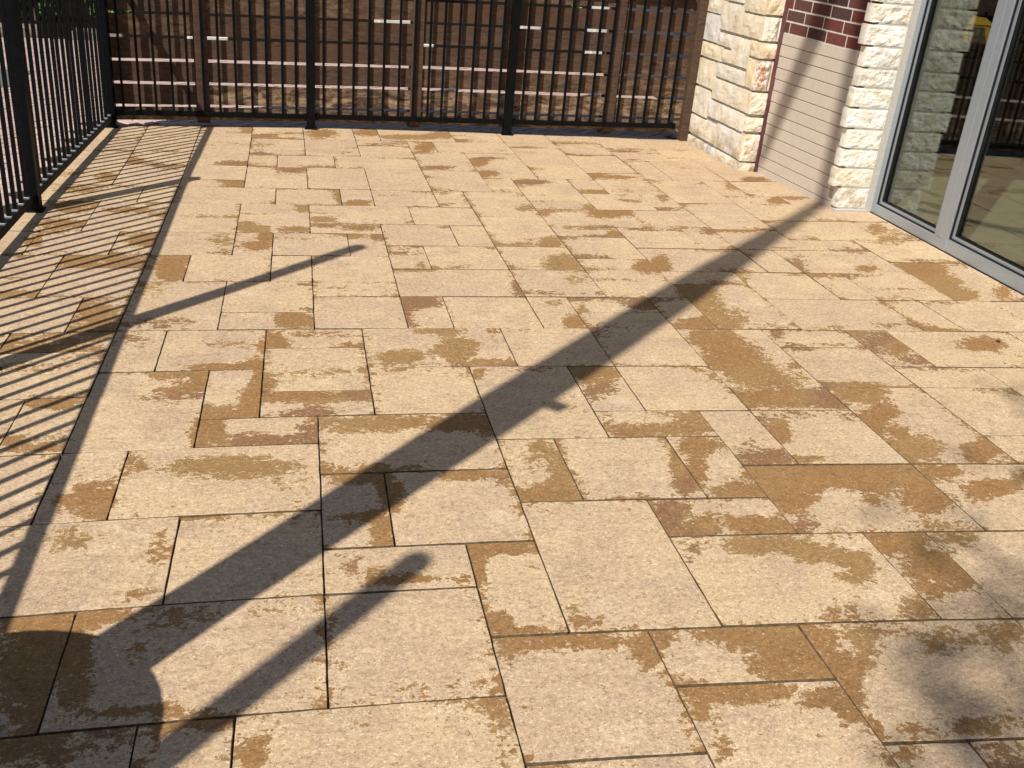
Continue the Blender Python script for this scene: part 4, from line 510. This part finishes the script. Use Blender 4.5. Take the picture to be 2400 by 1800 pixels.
for i, x in enumerate(BX[1:4]):
    p0, p1 = fl(x-.028, .0125), fl(x+.028, .0125); q0, q1 = fl(x-.028, .0415), fl(x+.028, .0415)
    mb = MB(); mb.hexa([(*p0, .03), (*p1, .03), (*q1, .03), (*q0, .03), (*p0, 2.42), (*p1, 2.42), (*q1, 2.42), (*q0, 2.42)])
    c = (x, fl(x)[1], 0)
    me = mesh('batten', mb, M['wood'], c, bevel=.002); put('batten', me, bf, c)
for x in (-.452, .563, 1.605):
    p0, p1 = fl(x-.028, .046), fl(x+.028, .046); q0, q1 = fl(x-.028, .10), fl(x+.028, .10)
    mb = MB(); mb.hexa([(*p0, .012), (*p1, .012), (*q1, .012), (*q0, .012), (*p0, 2.44), (*p1, 2.44), (*q1, 2.44), (*q0, 2.44)])
    c = (x, fl(x)[1], 0); put('post', mesh('post', mb, M['wood'], c, bevel=.002), bf, c)
p0, p1 = fl(2.018, -.022), fl(2.066, -.022); q0, q1 = fl(2.018, .0235), fl(2.066, .0235)
mb = MB(); mb.hexa([(*p0, -.012), (*p1, -.012), (*q1, -.012), (*q0, -.012), (*p0, 2.42), (*p1, 2.42), (*q1, 2.42), (*q0, 2.42)])
put('end_post', mesh('end_post', mb, M['wood'], (2.04, 5.12, 0), bevel=.003), bf, (2.04, 5.12, 0))

# ================================================================== BUILDING
bd = thing('building', 'stone and brick building wall with tall aluminium framed window on the right', 'building', (2.3, 3.8, 0))
RZ = 2.95
def lin(a, b, s):
    L = math.hypot(b[0]-a[0], b[1]-a[1]); return (a[0]+(b[0]-a[0])/L*s, a[1]+(b[1]-a[1])/L*s)
def rock(parent, a, b, corners, mat, depth, rough, bulge, seed, out=.004, nx=12, nz=8, rust=None, name='stone', fr=18):
    """stone on the vertical face a->b; corners tl,tr,br,bl as (s,z); outward = left-hand side towards the viewer"""
    a_, b_ = Vector(a), Vector(b); d = (b_-a_).normalized(); n = Vector((-d.y, d.x))
    if n.dot(Vector((1.2, 4.3))-Vector((0, 0))) > 0: n = -n
    tl, tr, br, bl = corners; off = Vector((seed*3.7, seed*1.9, seed*.77))
    mb = MB(); W = nx+1; rs = []
    for j in range(nz+1):
        for i in range(nx+1):
            u, v = i/nx, j/nz
            s_ = (bl[0]*(1-u)+br[0]*u)*(1-v)+(tl[0]*(1-u)+tr[0]*u)*v; z = (bl[1]*(1-u)+br[1]*u)*(1-v)+(tl[1]*(1-u)+tr[1]*u)*v
            e = min(u, 1-u)*nx/2.2; f = min(v, 1-v)*nz/2.2; ed = min(1, e)*min(1, f)
            q = Vector((s_, z, 0))
            h = noise.fractal(q*fr+off, .9, 2., 4)*rough+noise.ridged_multi_fractal(q*fr*1.6+off, .9, 2., 3, .8, 2.)*rough*.35-rough*.2
            h = out+ed*bulge+h*(.25+.75*ed)
            if i in (0, nx) or j in (0, nz):
                js = noise.noise(Vector((s_*40, z*40, seed)))*.0022; s_ += js if i in (0, nx) else 0; z += js if j in (0, nz) else 0
            p = a_+d*s_+n*h; mb.v.append((p.x, p.y, z))
            rs.append(0. if rust is None else max(0., 1-((s_-rust[0])/rust[2])**2-((z-rust[1])/rust[3])**2))
    for j in range(nz):
        for i in range(nx): mb.f.append((j*W+i, j*W+i+1, (j+1)*W+i+1, (j+1)*W+i))
    loop = [i for i in range(W)]+[j*W+nx for j in range(1, nz+1)]+[nz*W+i for i in range(nx-1, -1, -1)]+[j*W for j in range(nz-1, 0, -1)]
    k0 = len(mb.v)
    for i in loop:
        x, y, z = mb.v[i]; mb.v.append((x-n.x*depth, y-n.y*depth, z)); rs.append(rs[i])
    L = len(loop)
    for i in range(L): mb.f.append((loop[i], loop[(i+1) % L], k0+(i+1) % L, k0+i))
    mb.f.append(tuple(range(k0, k0+L)))
    cx = lin(a, b, (tl[0]+br[0])/2); c = (cx[0], cx[1], (tl[1]+br[1])/2)
    me = mesh(name, mb, mat, c, smooth=False)
    at = me.attributes.new('rust', 'FLOAT', 'POINT'); at.data.foreach_set('value', rs)
    return put(name, me, parent, c)
# ---- stone pier
PA, PBv = (2.066, 5.10), (2.082, 4.445)
core = MB(); core.hexa([(2.0755, 5.6, -.05), (2.0755, 5.10, -.05), (2.0895, 4.4555, -.05), (2.40, 4.4555, -.05), (2.0755, 5.6, RZ), (2.0755, 5.10, RZ), (2.0895, 4.4555, RZ), (2.40, 4.4555, RZ)])
core.v += [(2.40, 5.6, -.05), (2.40, 5.6, RZ)]
core.f = [(0, 1, 5, 4), (1, 2, 6, 5), (2, 3, 7, 6), (3, 8, 9, 7), (8, 0, 4, 9), (4, 5, 6, 7, 9), (0, 8, 3, 2, 1)]
pier = obj('stone_pier', core, M['mortar'], bd, (2.2, 4.6, 0))
r_ = .003
r_ = .0022
def rect(s0, s1, z0, z1): return [(s0+r_, z1-r_), (s1-r_, z1-r_), (s1-r_, z0+r_), (s0+r_, z0+r_)]
LONG = [rect(-.02, .156, .67, .752), rect(.160, .417, .603, .736), rect(-.02, .172, .533, .667), rect(.42, .645, .713, .79), rect(.42, .66, .604, .707), rect(.172, .346, .530, .592), rect(.346, .552, .461, .593),
        rect(-.02, .247, .453, .526), rect(.253, .348, .458, .520), rect(-.02, .212, .309, .444), rect(.214, .552, .381, .449), rect(.552, .662, .384, .517), rect(.55, .664, .525, .597), rect(-.02, .179, .16, .299),
        rect(.205, .622, .271, .373), rect(.184, .33, .176, .262), rect(.336, .61, .178, .262), rect(-.02, .332, .054, .152), rect(.336, .63, .05, .168), rect(-.02, .196, -.01, .041), rect(.21, .362, -.01, .039), rect(.367, .655, -.01, .043),
        rect(.625, .66, .27, .374), rect(.615, .655, .05, .172),
        rect(-.02, .2, .755, .85), rect(.205, .39, .742, .87), rect(.395, .655, .795, .89), rect(-.02, .3, .855, .95), rect(.305, .655, .895, .98)]
for i, c in enumerate(LONG):
    rock(pier, PA, PBv, c, M['pier'], .03, .0045, .003, i+1, out=.0035)
zz = .985
while zz < RZ-.1:
    rock(pier, PA, PBv, rect(-.02, .34, zz, zz+.11), M['pier'], .03, .004, .003, zz*9, nx=5, nz=4); rock(pier, PA, PBv, rect(.345, .655, zz, zz+.11), M['pier'], .03, .004, .003, zz*5, nx=5, nz=4); zz += .115
EA, EB = (2.082, 4.445), (2.165, 4.445)
for i, (z0, z1) in enumerate([(-.004, .041), (.046, .178), (.188, .258), (.269, .372), (.38, .518), (.527, .595), (.603, .709), (.717, .80), (.806, .9), (.905, 1.02), (1.025, 1.15), (1.155, 1.3), (1.305, 1.5), (1.505, 1.75), (1.755, 2.1)]):
    ru = (.02, .42, .05, .16) if i == 4 else ((.03, .54, .03, .03) if i == 5 else None)
    rock(pier, EA, EB, rect(-.006, .066 if i in (4, 6) else .09, z0, z1), M['pier'], .03, .007 if i != 5 else .003, .004, 40+i, fr=26, nx=14, nz=max(6, int((z1-z0)*120)), out=.005, rust=ru)
    if i in (4, 6): rock(pier, EA, EB, rect(.069, .088, z0, z1), M['pier'], .03, .004, .002, 60+i, nx=4, nz=8, out=.004)
mb = MB(); p0 = (2.1665, 4.442); mb.hexa([(2.158, 4.428, -.005), (2.1745, 4.425, -.005), (2.1735, 4.4545, -.005), (2.160, 4.4545, -.005), (2.158, 4.428, RZ), (2.1745, 4.425, RZ), (2.1735, 4.4545, RZ), (2.160, 4.4545, RZ)])
obj('edge_strip', mb, M['maroon'], bd, (2.166, 4.44, 0))
# ---- brick panel
WA, WB = (2.172, 4.430), (2.240, 3.770); WL = math.hypot(WB[0]-WA[0], WB[1]-WA[1])
d = Vector((WB[0]-WA[0], WB[1]-WA[1]))/WL; nn = Vector((d.y, -d.x))
if nn.x > 0: nn = -nn
def wp(s_, o_): return (WA[0]+d.x*s_+nn.x*o_, WA[1]+d.y*s_+nn.y*o_)
def wbox(mb, s0, s1, o0, o1, z0, z1, sk=0.):
    mb.hexa([(*wp(s0, o1), z0+sk*s0), (*wp(s1, o1), z0+sk*s1), (*wp(s1, o0), z0+sk*s1), (*wp(s0, o0), z0+sk*s0), (*wp(s0, o1), z1+sk*s0), (*wp(s1, o1), z1+sk*s1), (*wp(s1, o0), z1+sk*s1), (*wp(s0, o0), z1+sk*s0)])
SK = -.012; PZ = .031; PH = .0514; TOPP = PZ+PH*12
core = MB(); wbox(core, -.012, WL+.0, -.15, -.0048, -.05, TOPP-.0015, SK)
panel = obj('brick_panel', core, M['paintm'], bd, (2.2, 4.1, 0))
core = MB(); wbox(core, -.012, WL, -.15, -.0018, TOPP-.0015, RZ, SK); obj('mortar_bed', core, M['caulk'], panel, (2.2, 4.1, TOPP))
row = 0; z = PZ-PH
while z < 1.45:
    painted = z < TOPP-.01
    off = .005 if row % 2 == 0 else .045
    s0 = off-.148; gz = .0036 if painted else .0078; gs = .0018 if painted else .0078
    while s0 < WL:
        a_ = max(s0, -.002); b_ = min(s0+.148, WL-.001)
        if b_-a_ > .012:
            mb = MB(); pr = random.uniform(-.0005, .0007); zb = max(z+gz/2, -.004)
            wbox(mb, a_+gs/2, b_-gs/2, -.03, pr, zb, z+PH-gz/2, SK)
            sm = (a_+b_)/2; c = (*wp(sm, 0), z+PH/2)
            put('brick', mesh('brick', mb, M['paint'] if painted else M['brick'], c, bevel=.0011 if painted else .0009), panel, c)
        s0 += .148
    row += 1; z += PH
# ---- stone jamb beside the window
JA, JB = (2.196, 3.752), (2.37, 3.752)
core = MB(); core.box(2.238, 2.404, 3.7495, 3.93, -.05, RZ)
jamb = obj('stone_jamb', core, M['mortar'], bd, (2.3, 3.8, 0))
JZ = [.014, .104, .187, .266, .349, .433, .515, .591, .675, .76, .837, .92, 1.005, 1.09, 1.18, 1.3, 1.45, 1.6, 1.8, 2.0]
for i in range(len(JZ)-1):
    l0 = .034 if i == 0 else (.0 if i == 1 else -.006+.006*((i*5) % 4))
    rock(jamb, JA, JB, [(l0, JZ[i+1]-.005), (.172, JZ[i+1]-.0045), (.172, JZ[i]+.004), (l0, JZ[i]+.004)], M['rock'], .045, .0042, .0018, 80+i, out=.0035, nx=30, nz=16, fr=34)
mb = MB(); mb.box(2.225, 2.375, 3.738, 3.765, -.004, .0105); obj('base_course', mb, M['mortar'], bd, (2.3, 3.75, 0), bevel=.002)
mb = MB(); mb.box(2.372, 2.4075, 3.752, 3.80, -.004, RZ); obj('cement_trim', mb, M['caulk'], bd, (2.39, 3.77, 0))
# ---- window
GX = 2.4; FY = [3.751, 3.69]; 
wt = MB(); wt.box(GX, GX+.06, 1.15, 3.7495, -.004, .043)
win = obj('window', wt, M['alu'], bd, (GX, 3.0, 0), bevel=.0018); win['label'] = 'silver sill and frame of the tall window'
def wpart(name, x0, x1, y0, y1, z0, z1, mat, bev=.001):
    mb = MB(); mb.box(x0, x1, y0, y1, z0, z1); return obj(name, mb, M[mat], win, ((x0+x1)/2, (y0+y1)/2, z0), bevel=bev)
HZ = 2.6
wpart('frame_jamb', GX+.0005, GX+.06, 3.721, 3.7495, .0435, HZ, 'alu')
wpart('mullion', GX-.001, GX+.06, 3.237, 3.283, .0435, HZ, 'alu'); wpart('mullion', GX-.0015, GX+.06, 3.197, 3.2355, -.003, HZ, 'alu')
wpart('sill_stop', GX+.0015, GX+.02, 2.40, 3.196, .0432, .0515, 'alu')
wpart('mullion', GX-.001, GX+.06, 2.31, 2.39, .0435, HZ, 'alu'); wpart('frame_jamb', GX+.0005, GX+.06, 1.15, 1.2, .0435, HZ, 'alu')
wpart('head', GX, GX+.06, 1.15, 3.7495, HZ+.0005, HZ+.05, 'alu')
wpart('threshold', GX-.004, GX+.0, 1.15, 3.7495, -.004, .004, 'gasket')
for (ya, yb, zb) in ((3.284, 3.7205, .0435), (2.391, 3.1965, .052), (1.2005, 2.309, .0435)):
    for nm, w0, w1, mat, dx in (('gasket', 0., .0055, 'gasket', .004), ('glazing_bead', .0055, .0165, 'alu', .010), ('inner_gasket', .0165, .0190, 'gasket', .014)):
        if nm == 'inner_gasket' and ya < 2: continue
        mb = MB(); X0, X1 = GX+dx, GX+dx+.03
        for (a0, a1, b0, b1) in ((ya+w0, yb-w0, zb+w0, zb+w1), (ya+w0, yb-w0, HZ-w1, HZ-w0), (ya+w0, ya+w1, zb+w1, HZ-w1), (yb-w1, yb-w0, zb+w1, HZ-w1)):
            mb.box(X0, X1, a0, a1, b0, b1)
        obj(nm, mb, M[mat], win, (X0, (ya+yb)/2, zb))
    mb = MB(); mb.box(GX+.026, GX+.029, ya+.018, yb-.018, zb+.018, HZ-.018); obj('glass_pane', mb, M['glass'], win, (GX+.027, (ya+yb)/2, zb))
# ---- closed shell of the building (room behind the glass)
shell = MB()
shell.box(2.2, 9, .2, 1.149, -.05, RZ); shell.box(2.405, 9, 1.15, 3.75, HZ+.052, RZ); shell.box(8.9, 9, 1.15, 8, -.05, RZ); shell.box(2.405, 8.9, 7.9, 8, -.05, RZ); shell.box(2.405, 2.46, 3.80, 7.9, -.05, RZ-.001)
shell.box(2.25, 8.95, .25, 7.95, RZ+.001, RZ+.1)
obj('room_shell', shell, M['inwall'], bd, (5, 4, 0))
mb = MB(); mb.box(2.461, 8.88, 1.16, 7.88, -.05, .003); obj('room_floor', mb, M['floor'], bd, (5, 4, 0))
# ---- furniture seen through the glass
ct = thing('counter', 'long black bar height counter on legs indoors behind the window', 'counter', (3.5, 4.5, 0))
mb = MB(); mb.box(2.985, 4.6, 4.34, 4.72, .215, .639); obj('cabinet', mb, M['counter'], ct, (3.5, 4.5, .2), bevel=.004)
mb = MB(); mb.box(2.97, 4.62, 4.32, 4.74, .6395, .667); obj('worktop', mb, M['counter'], ct, (3.5, 4.5, .64), bevel=.004)
for x, y in ((3.02, 4.38), (3.02, 4.68), (3.8, 4.38), (3.8, 4.68), (4.56, 4.38), (4.56, 4.68)):
    mb = MB(); mb.box(x-.012, x+.012, y-.012, y+.012, .0035, .2145); obj('leg', mb, M['counter'], ct, (x, y, 0))
yb_ = thing('display_box', 'yellow sloped display box standing on the black counter indoors', 'display box', (3.08, 4.45, .668))
mb = MB(); mb.hexa([(2.995, 4.35, .6675), (3.19, 4.35, .6675), (3.19, 4.56, .6675), (2.995, 4.56, .6675), (3.01, 4.375, .747), (3.19, 4.375, .747), (3.19, 4.56, .747), (3.01, 4.56, .747)]); obj('body', mb, M['yellow'], yb_, (3.08, 4.45, .668))
mb = MB(); mb.hexa([(3.035, 4.37, .748), (3.21, 4.37, .748), (3.21, 4.58, .748), (3.035, 4.58, .748), (3.08, 4.42, .778), (3.19, 4.42, .778), (3.19, 4.55, .778), (3.08, 4.55, .778)]); obj('lid', mb, M['yellow'], yb_, (3.1, 4.45, .748))
mb = MB(); mb.hexa([(3.075, 4.3475, .672), (3.17, 4.3475, .672), (3.17, 4.353, .672), (3.075, 4.353, .672), (3.068, 4.368, .738), (3.16, 4.368, .738), (3.16, 4.375, .738), (3.068, 4.375, .738)]); obj('dark_panel', mb, M['bark'], yb_, (3.1, 4.36, .672))
t_ = thing('wall_hanging', 'dark navy curtain hanging behind the black counter indoors', 'curtain', (5, 6, .6)); 
cu = MB(); 
for i in range(40): cu.v += [(3.6+i*.065, 6.0+.02*math.sin(i*1.3), .2), (3.6+i*.065, 6.0+.02*math.sin(i*1.3), 1.6)]
cu.f = [(2*i, 2*i+2, 2*i+3, 2*i+1) for i in range(39)]
cm = obj('cloth', cu, M['navy'], t_, (5, 6, .2), smooth=True, fix=False); md = cm.modifiers.new('thickness', 'SOLIDIFY'); md.thickness = .004
pp = thing('menu_stand', 'pale green upright panel with dark slats inside the window next to the counter', 'panel', (2.91, 4.3, 0))
mb = MB(); mb.box(2.855, 2.972, 4.30, 4.316, .645, 1.3); obj('panel', mb, M['pale'], pp, (2.91, 4.31, .64))
for x in (2.857, 2.888, 2.937, 2.970):
    mb = MB(); mb.box(x-.0032, x+.0032, 4.292, 4.2995, .645, 1.3); obj('slat', mb, M['gasket'], pp, (x, 4.295, .64))
mb = MB(); mb.hexa([(2.845, 4.29, .627), (2.982, 4.29, .627), (2.982, 4.326, .627), (2.845, 4.326, .627), (2.845, 4.29, .6445), (2.982, 4.29, .6445), (2.982, 4.326, .6445), (2.845, 4.326, .6445)]); obj('rail', mb, M['gasket'], pp, (2.91, 4.31, .63))
mb = MB(); mb.box(2.903, 2.923, 4.30, 4.316, .0101, .6265); obj('stem', mb, M['gasket'], pp, (2.91, 4.31, 0))
mb = MB(); mb.box(2.82, 3.0, 4.25, 4.366, .0035, .0098); obj('foot', mb, M['gasket'], pp, (2.91, 4.3, 0))

# ================================================================== PLANTS, POLES
def leaves(mb, c, r, n, size, rnd, flat=1.):
    for _ in range(n):
        while True:
            p = Vector((rnd.uniform(-1, 1), rnd.uniform(-1, 1), rnd.uniform(-1, 1)))
            if p.length < 1: break
        p = Vector((p.x*r[0], p.y*r[1], p.z*r[2]))+Vector(c)
        u = Vector((rnd.uniform(-1, 1), rnd.uniform(-1, 1), rnd.uniform(-1, 1)*flat)).normalized(); v = u.cross(Vector((rnd.uniform(-1, 1), rnd.uniform(-1, 1), rnd.uniform(-1, 1)))).normalized()
        s_ = size*rnd.uniform(.7, 1.3); i = len(mb.v)
        mb.v += [tuple(p-u*s_), tuple(p+v*s_*.42-u*s_*.1), tuple(p+u*s_), tuple(p-v*s_*.42-u*s_*.1)]; mb.f.append((i, i+1, i+2, i+3))
rl = random.Random(11)
for (x, y, r, lab) in ((-2.1, 9.0, .2, 'leafy green shrub beyond the pink pavers, seen through the far left pickets'), (-1.55, 8.95, .16, 'small green shrub beyond the pink pavers, right of the bigger leafy shrub'), (-.75, 10.9, .6, 'dark green shrub in the bed just behind the left end of the board fence'), (1.0, 13.2, .8, 'dark shrub far behind the middle of the board fence'), (3.6, 13.0, .7, 'dark shrub far behind the right end of the board fence')):
    t = thing('shrub', lab, 'shrub', (x, y, -.03), 'shrubs in the planting bed')
    mb = MB()
    for q in range(26):
        a = rl.uniform(0, 6.3); h = rl.uniform(.15, 1.) ; rr = r*(.35+.65*math.sin(h*2.6))*rl.uniform(.5, 1)
        leaves(mb, (x+rr*math.cos(a), y+rr*math.sin(a), h*r*1.5), (r*.3, r*.3, r*.25), 70, .045, rl)
    obj('foliage', mb, M['leaf'], t, (x, y, 0), fix=False)
    mb = MB()
    for q in range(5): mb.tube([(x, y, -.04), (x+rl.uniform(-.4, .4)*r, y+rl.uniform(-.4, .4)*r, r*1.1)], [.02, .008], 6)
    obj('stem', mb, M['bark'], t, (x, y, 0))
# light poles on the railing line (their shadows cross the patio)
for (x, y, h, lab) in ((-.926, 1.927, 1.885, 'slim black string light pole beside the second railing post'), (-.925, .18, 1.90, 'slim black string light pole at the near end of the left railing')):
    t = thing('light_pole', lab, 'pole', (x, y, 0), 'string light poles along the left railing')
    mb = MB(); mb.tube([(x, y, -.02), (x, y, h)], [.029, .026], 14); obj('shaft', mb, M['black'], t, (x, y, 0), smooth=True)
    mb = MB(); mb.tube([(x, y, h), (x, y, h+.02), (x, y, h+.035)], [.028, .026, .008], 14); obj('cap', mb, M['black'], t, (x, y, h))
    mb = MB(); mb.tube([(x, y, -.016), (x, y, .012)], [.06, .06], 14); obj('base_plate', mb, M['black'], t, (x, y, 0))
# parking lot lamp post on a round concrete footing, outside the frame on the left
bx, by = -.655, .762
lp = thing('lamp_post', 'tall grey lamp post on a round concrete footing at the near left of the patio', 'lamp post', (bx, by, 0))
mb = MB(); mb.tube([(bx, by, -.03), (bx, by, .44), (bx, by, .457)], [.212, .212, .200], 40); obj('footing', mb, M['conc'], lp, (bx, by, 0), smooth=False)
prof = [(.457, .10), (.475, .10), (.476, .060), (.9, .058), (1.25, .063), (1.6, .070), (1.95, .073), (3.1, .070), (3.6, .062), (4.2, .046), (4.9, .035), (7., .030)]
mb = MB(); mb.tube([(bx, by, z) for z, r in prof], [r for z, r in prof], 20); obj('shaft', mb, M['conc'], lp, (bx, by, .457), smooth=True)
def caster(P):                      # the point above the lamp post's plane whose shadow falls on P
    tau = ((P[0]-bx)*.68+(P[1]-by)*.733)/(KX*.68+KY*.733); return (P[0]-KX*tau, P[1]-KY*tau, P[2]+tau)
kn = Vector((bx+.733*.07, by-.68*.07, 2.0)); mb = MB(); mb.tube([kn-Vector((.03, -.03, 0)), kn+Vector((.03, -.03, .0))], [.024, .02], 10); obj('bracket_stub', mb, M['conc'], lp, tuple(kn), smooth=True)
arm = [caster((2.176, 4.41, .06)), caster((2.183, 4.30, .36)), caster((2.19, 4.17, .68)), caster((2.21, 4.0, 1.3))]
mb = MB(); mb.tube(arm, [.030, .050, .062, .04], 14); obj('bracket_arm', mb, M['conc'], lp, arm[0], smooth=True)
# tree behind the viewer whose leafy branch dapples the near right of the patio
tr = thing('tree', 'shade tree standing behind the viewer with a low leafy branch', 'tree', (-2.6, -6.2, 0))
mb = MB(); mb.tube([(-2.6, -6.2, -.05), (-2.58, -6.2, 2.5), (-2.5, -6.0, 5.2), (-2.6, -6.2, 7.5)], [.17, .14, .11, .06], 14); obj('trunk', mb, M['bark'], tr, (-2.6, -6.2, 0), smooth=True)
cl = MB(); br = MB(); hub = Vector((-2.5, -6.0, 5.2)); rt = random.Random(5)
for i, (x, y) in enumerate(DAPPLE):
    tau = 5.2+.9*rt.random(); p = Vector((x-KX*tau, y-KY*tau, tau))
    leaves(cl, p, (.14, .14, .08), 4 if x > 1.28 else 6, .042, rt, .5)
    mid = (p+hub)/2+Vector((0, 0, .12)); br.tube([p, mid, hub], [.004, .009, .022], 5)
for q in range(30):
    a = rt.uniform(0, 6.3); rr = rt.uniform(.3, 1.); leaves(cl, (-2.6+rr*math.cos(a), -6.6+rr*math.sin(a), 7.8+rt.uniform(-.4, 1.2)), (.45, .45, .35), 60, .06, rt)
crown = obj('crown', cl, M['leaf2'], tr, (-2.5, -6.0, 5.2), fix=False); obj('branch', br, M['bark'], tr, (-2.5, -6.0, 5.2))
# little things lying on the slabs
def pebble(x, y, r, lab, fl_=.6):
    mb = MB(); n = 9
    for j in range(1, 5):
        for i in range(n):
            a = 2*math.pi*i/n; q = math.pi*j/5; k = r*(1+.25*noise.noise(Vector((math.cos(a)*2, math.sin(a)*2, j+x*9))))
            mb.v.append((x+k*math.sin(q)*math.cos(a), y+k*math.sin(q)*math.sin(a), fl_*r*.9+k*fl_*math.cos(q)))
    for j in range(3):
        for i in range(n): mb.f.append((j*n+i, j*n+(i+1) % n, (j+1)*n+(i+1) % n, (j+1)*n+i))
    mb.f += [tuple(range(n))[::-1], tuple(3*n+i for i in range(n))]
    tag(obj('pebble', mb, M['pebble'], None, (x, y, 0), smooth=True), lab, 'pebble')
x, y = wor(15.35, 18.38); pebble(x, y, .006, 'brown pebble lying on a slab near the window frame')
x, y = wor(-5.77, 17.28); pebble(x, y, .0075, 'dark pebble on a slab in the pole shadow at the left edge', .35)
rg = random.Random(21); gm = MB()
def crumb(x, y, r):
    i = len(gm.v); q = [Vector((rg.uniform(-1, 1), rg.uniform(-1, 1), 0)).normalized()*r*rg.uniform(.6, 1.2) for _ in range(2)]
    a, b = q; gm.v += [(x+a.x, y+a.y, .0005), (x-a.x*.8, y-a.y*.9, .0005), (x+b.x, y+b.y*1.1, .0005), (x-b.x, y-b.y*.7, .0005), (x+a.x*.2, y+b.y*.2, r*rg.uniform(.6, 1.1))]
    gm.f += [(i, i+2, i+4), (i+2, i+1, i+4), (i+1, i+3, i+4), (i+3, i, i+4)]
for _ in range(260):
    t = rg.random(); p = lin(PA, PBv, t*.66); crumb(p[0]-abs(rg.gauss(0, .018))-.004, p[1], rg.uniform(.001, .0045))
for _ in range(150):
    p = lin(WA, WB, rg.random()*WL); crumb(p[0]-abs(rg.gauss(0, .012))-.003, p[1], rg.uniform(.0008, .003))
for _ in range(160): crumb(2.393-abs(rg.gauss(0, .010)), rg.uniform(1.5, 3.72), rg.uniform(.0008, .003))
for _ in range(140): crumb(rg.uniform(-.86, 1.7), rg.uniform(1., 4.9), rg.uniform(.0006, .0018))
o = obj('grit', gm, M['conc'], None, (2.1, 4.5, 0)); o['kind'] = 'stuff'; o['label'] = 'loose stone crumbs and grit along the foot of the wall'; o['category'] = 'grit'
scene.render.engine = 'CYCLES'
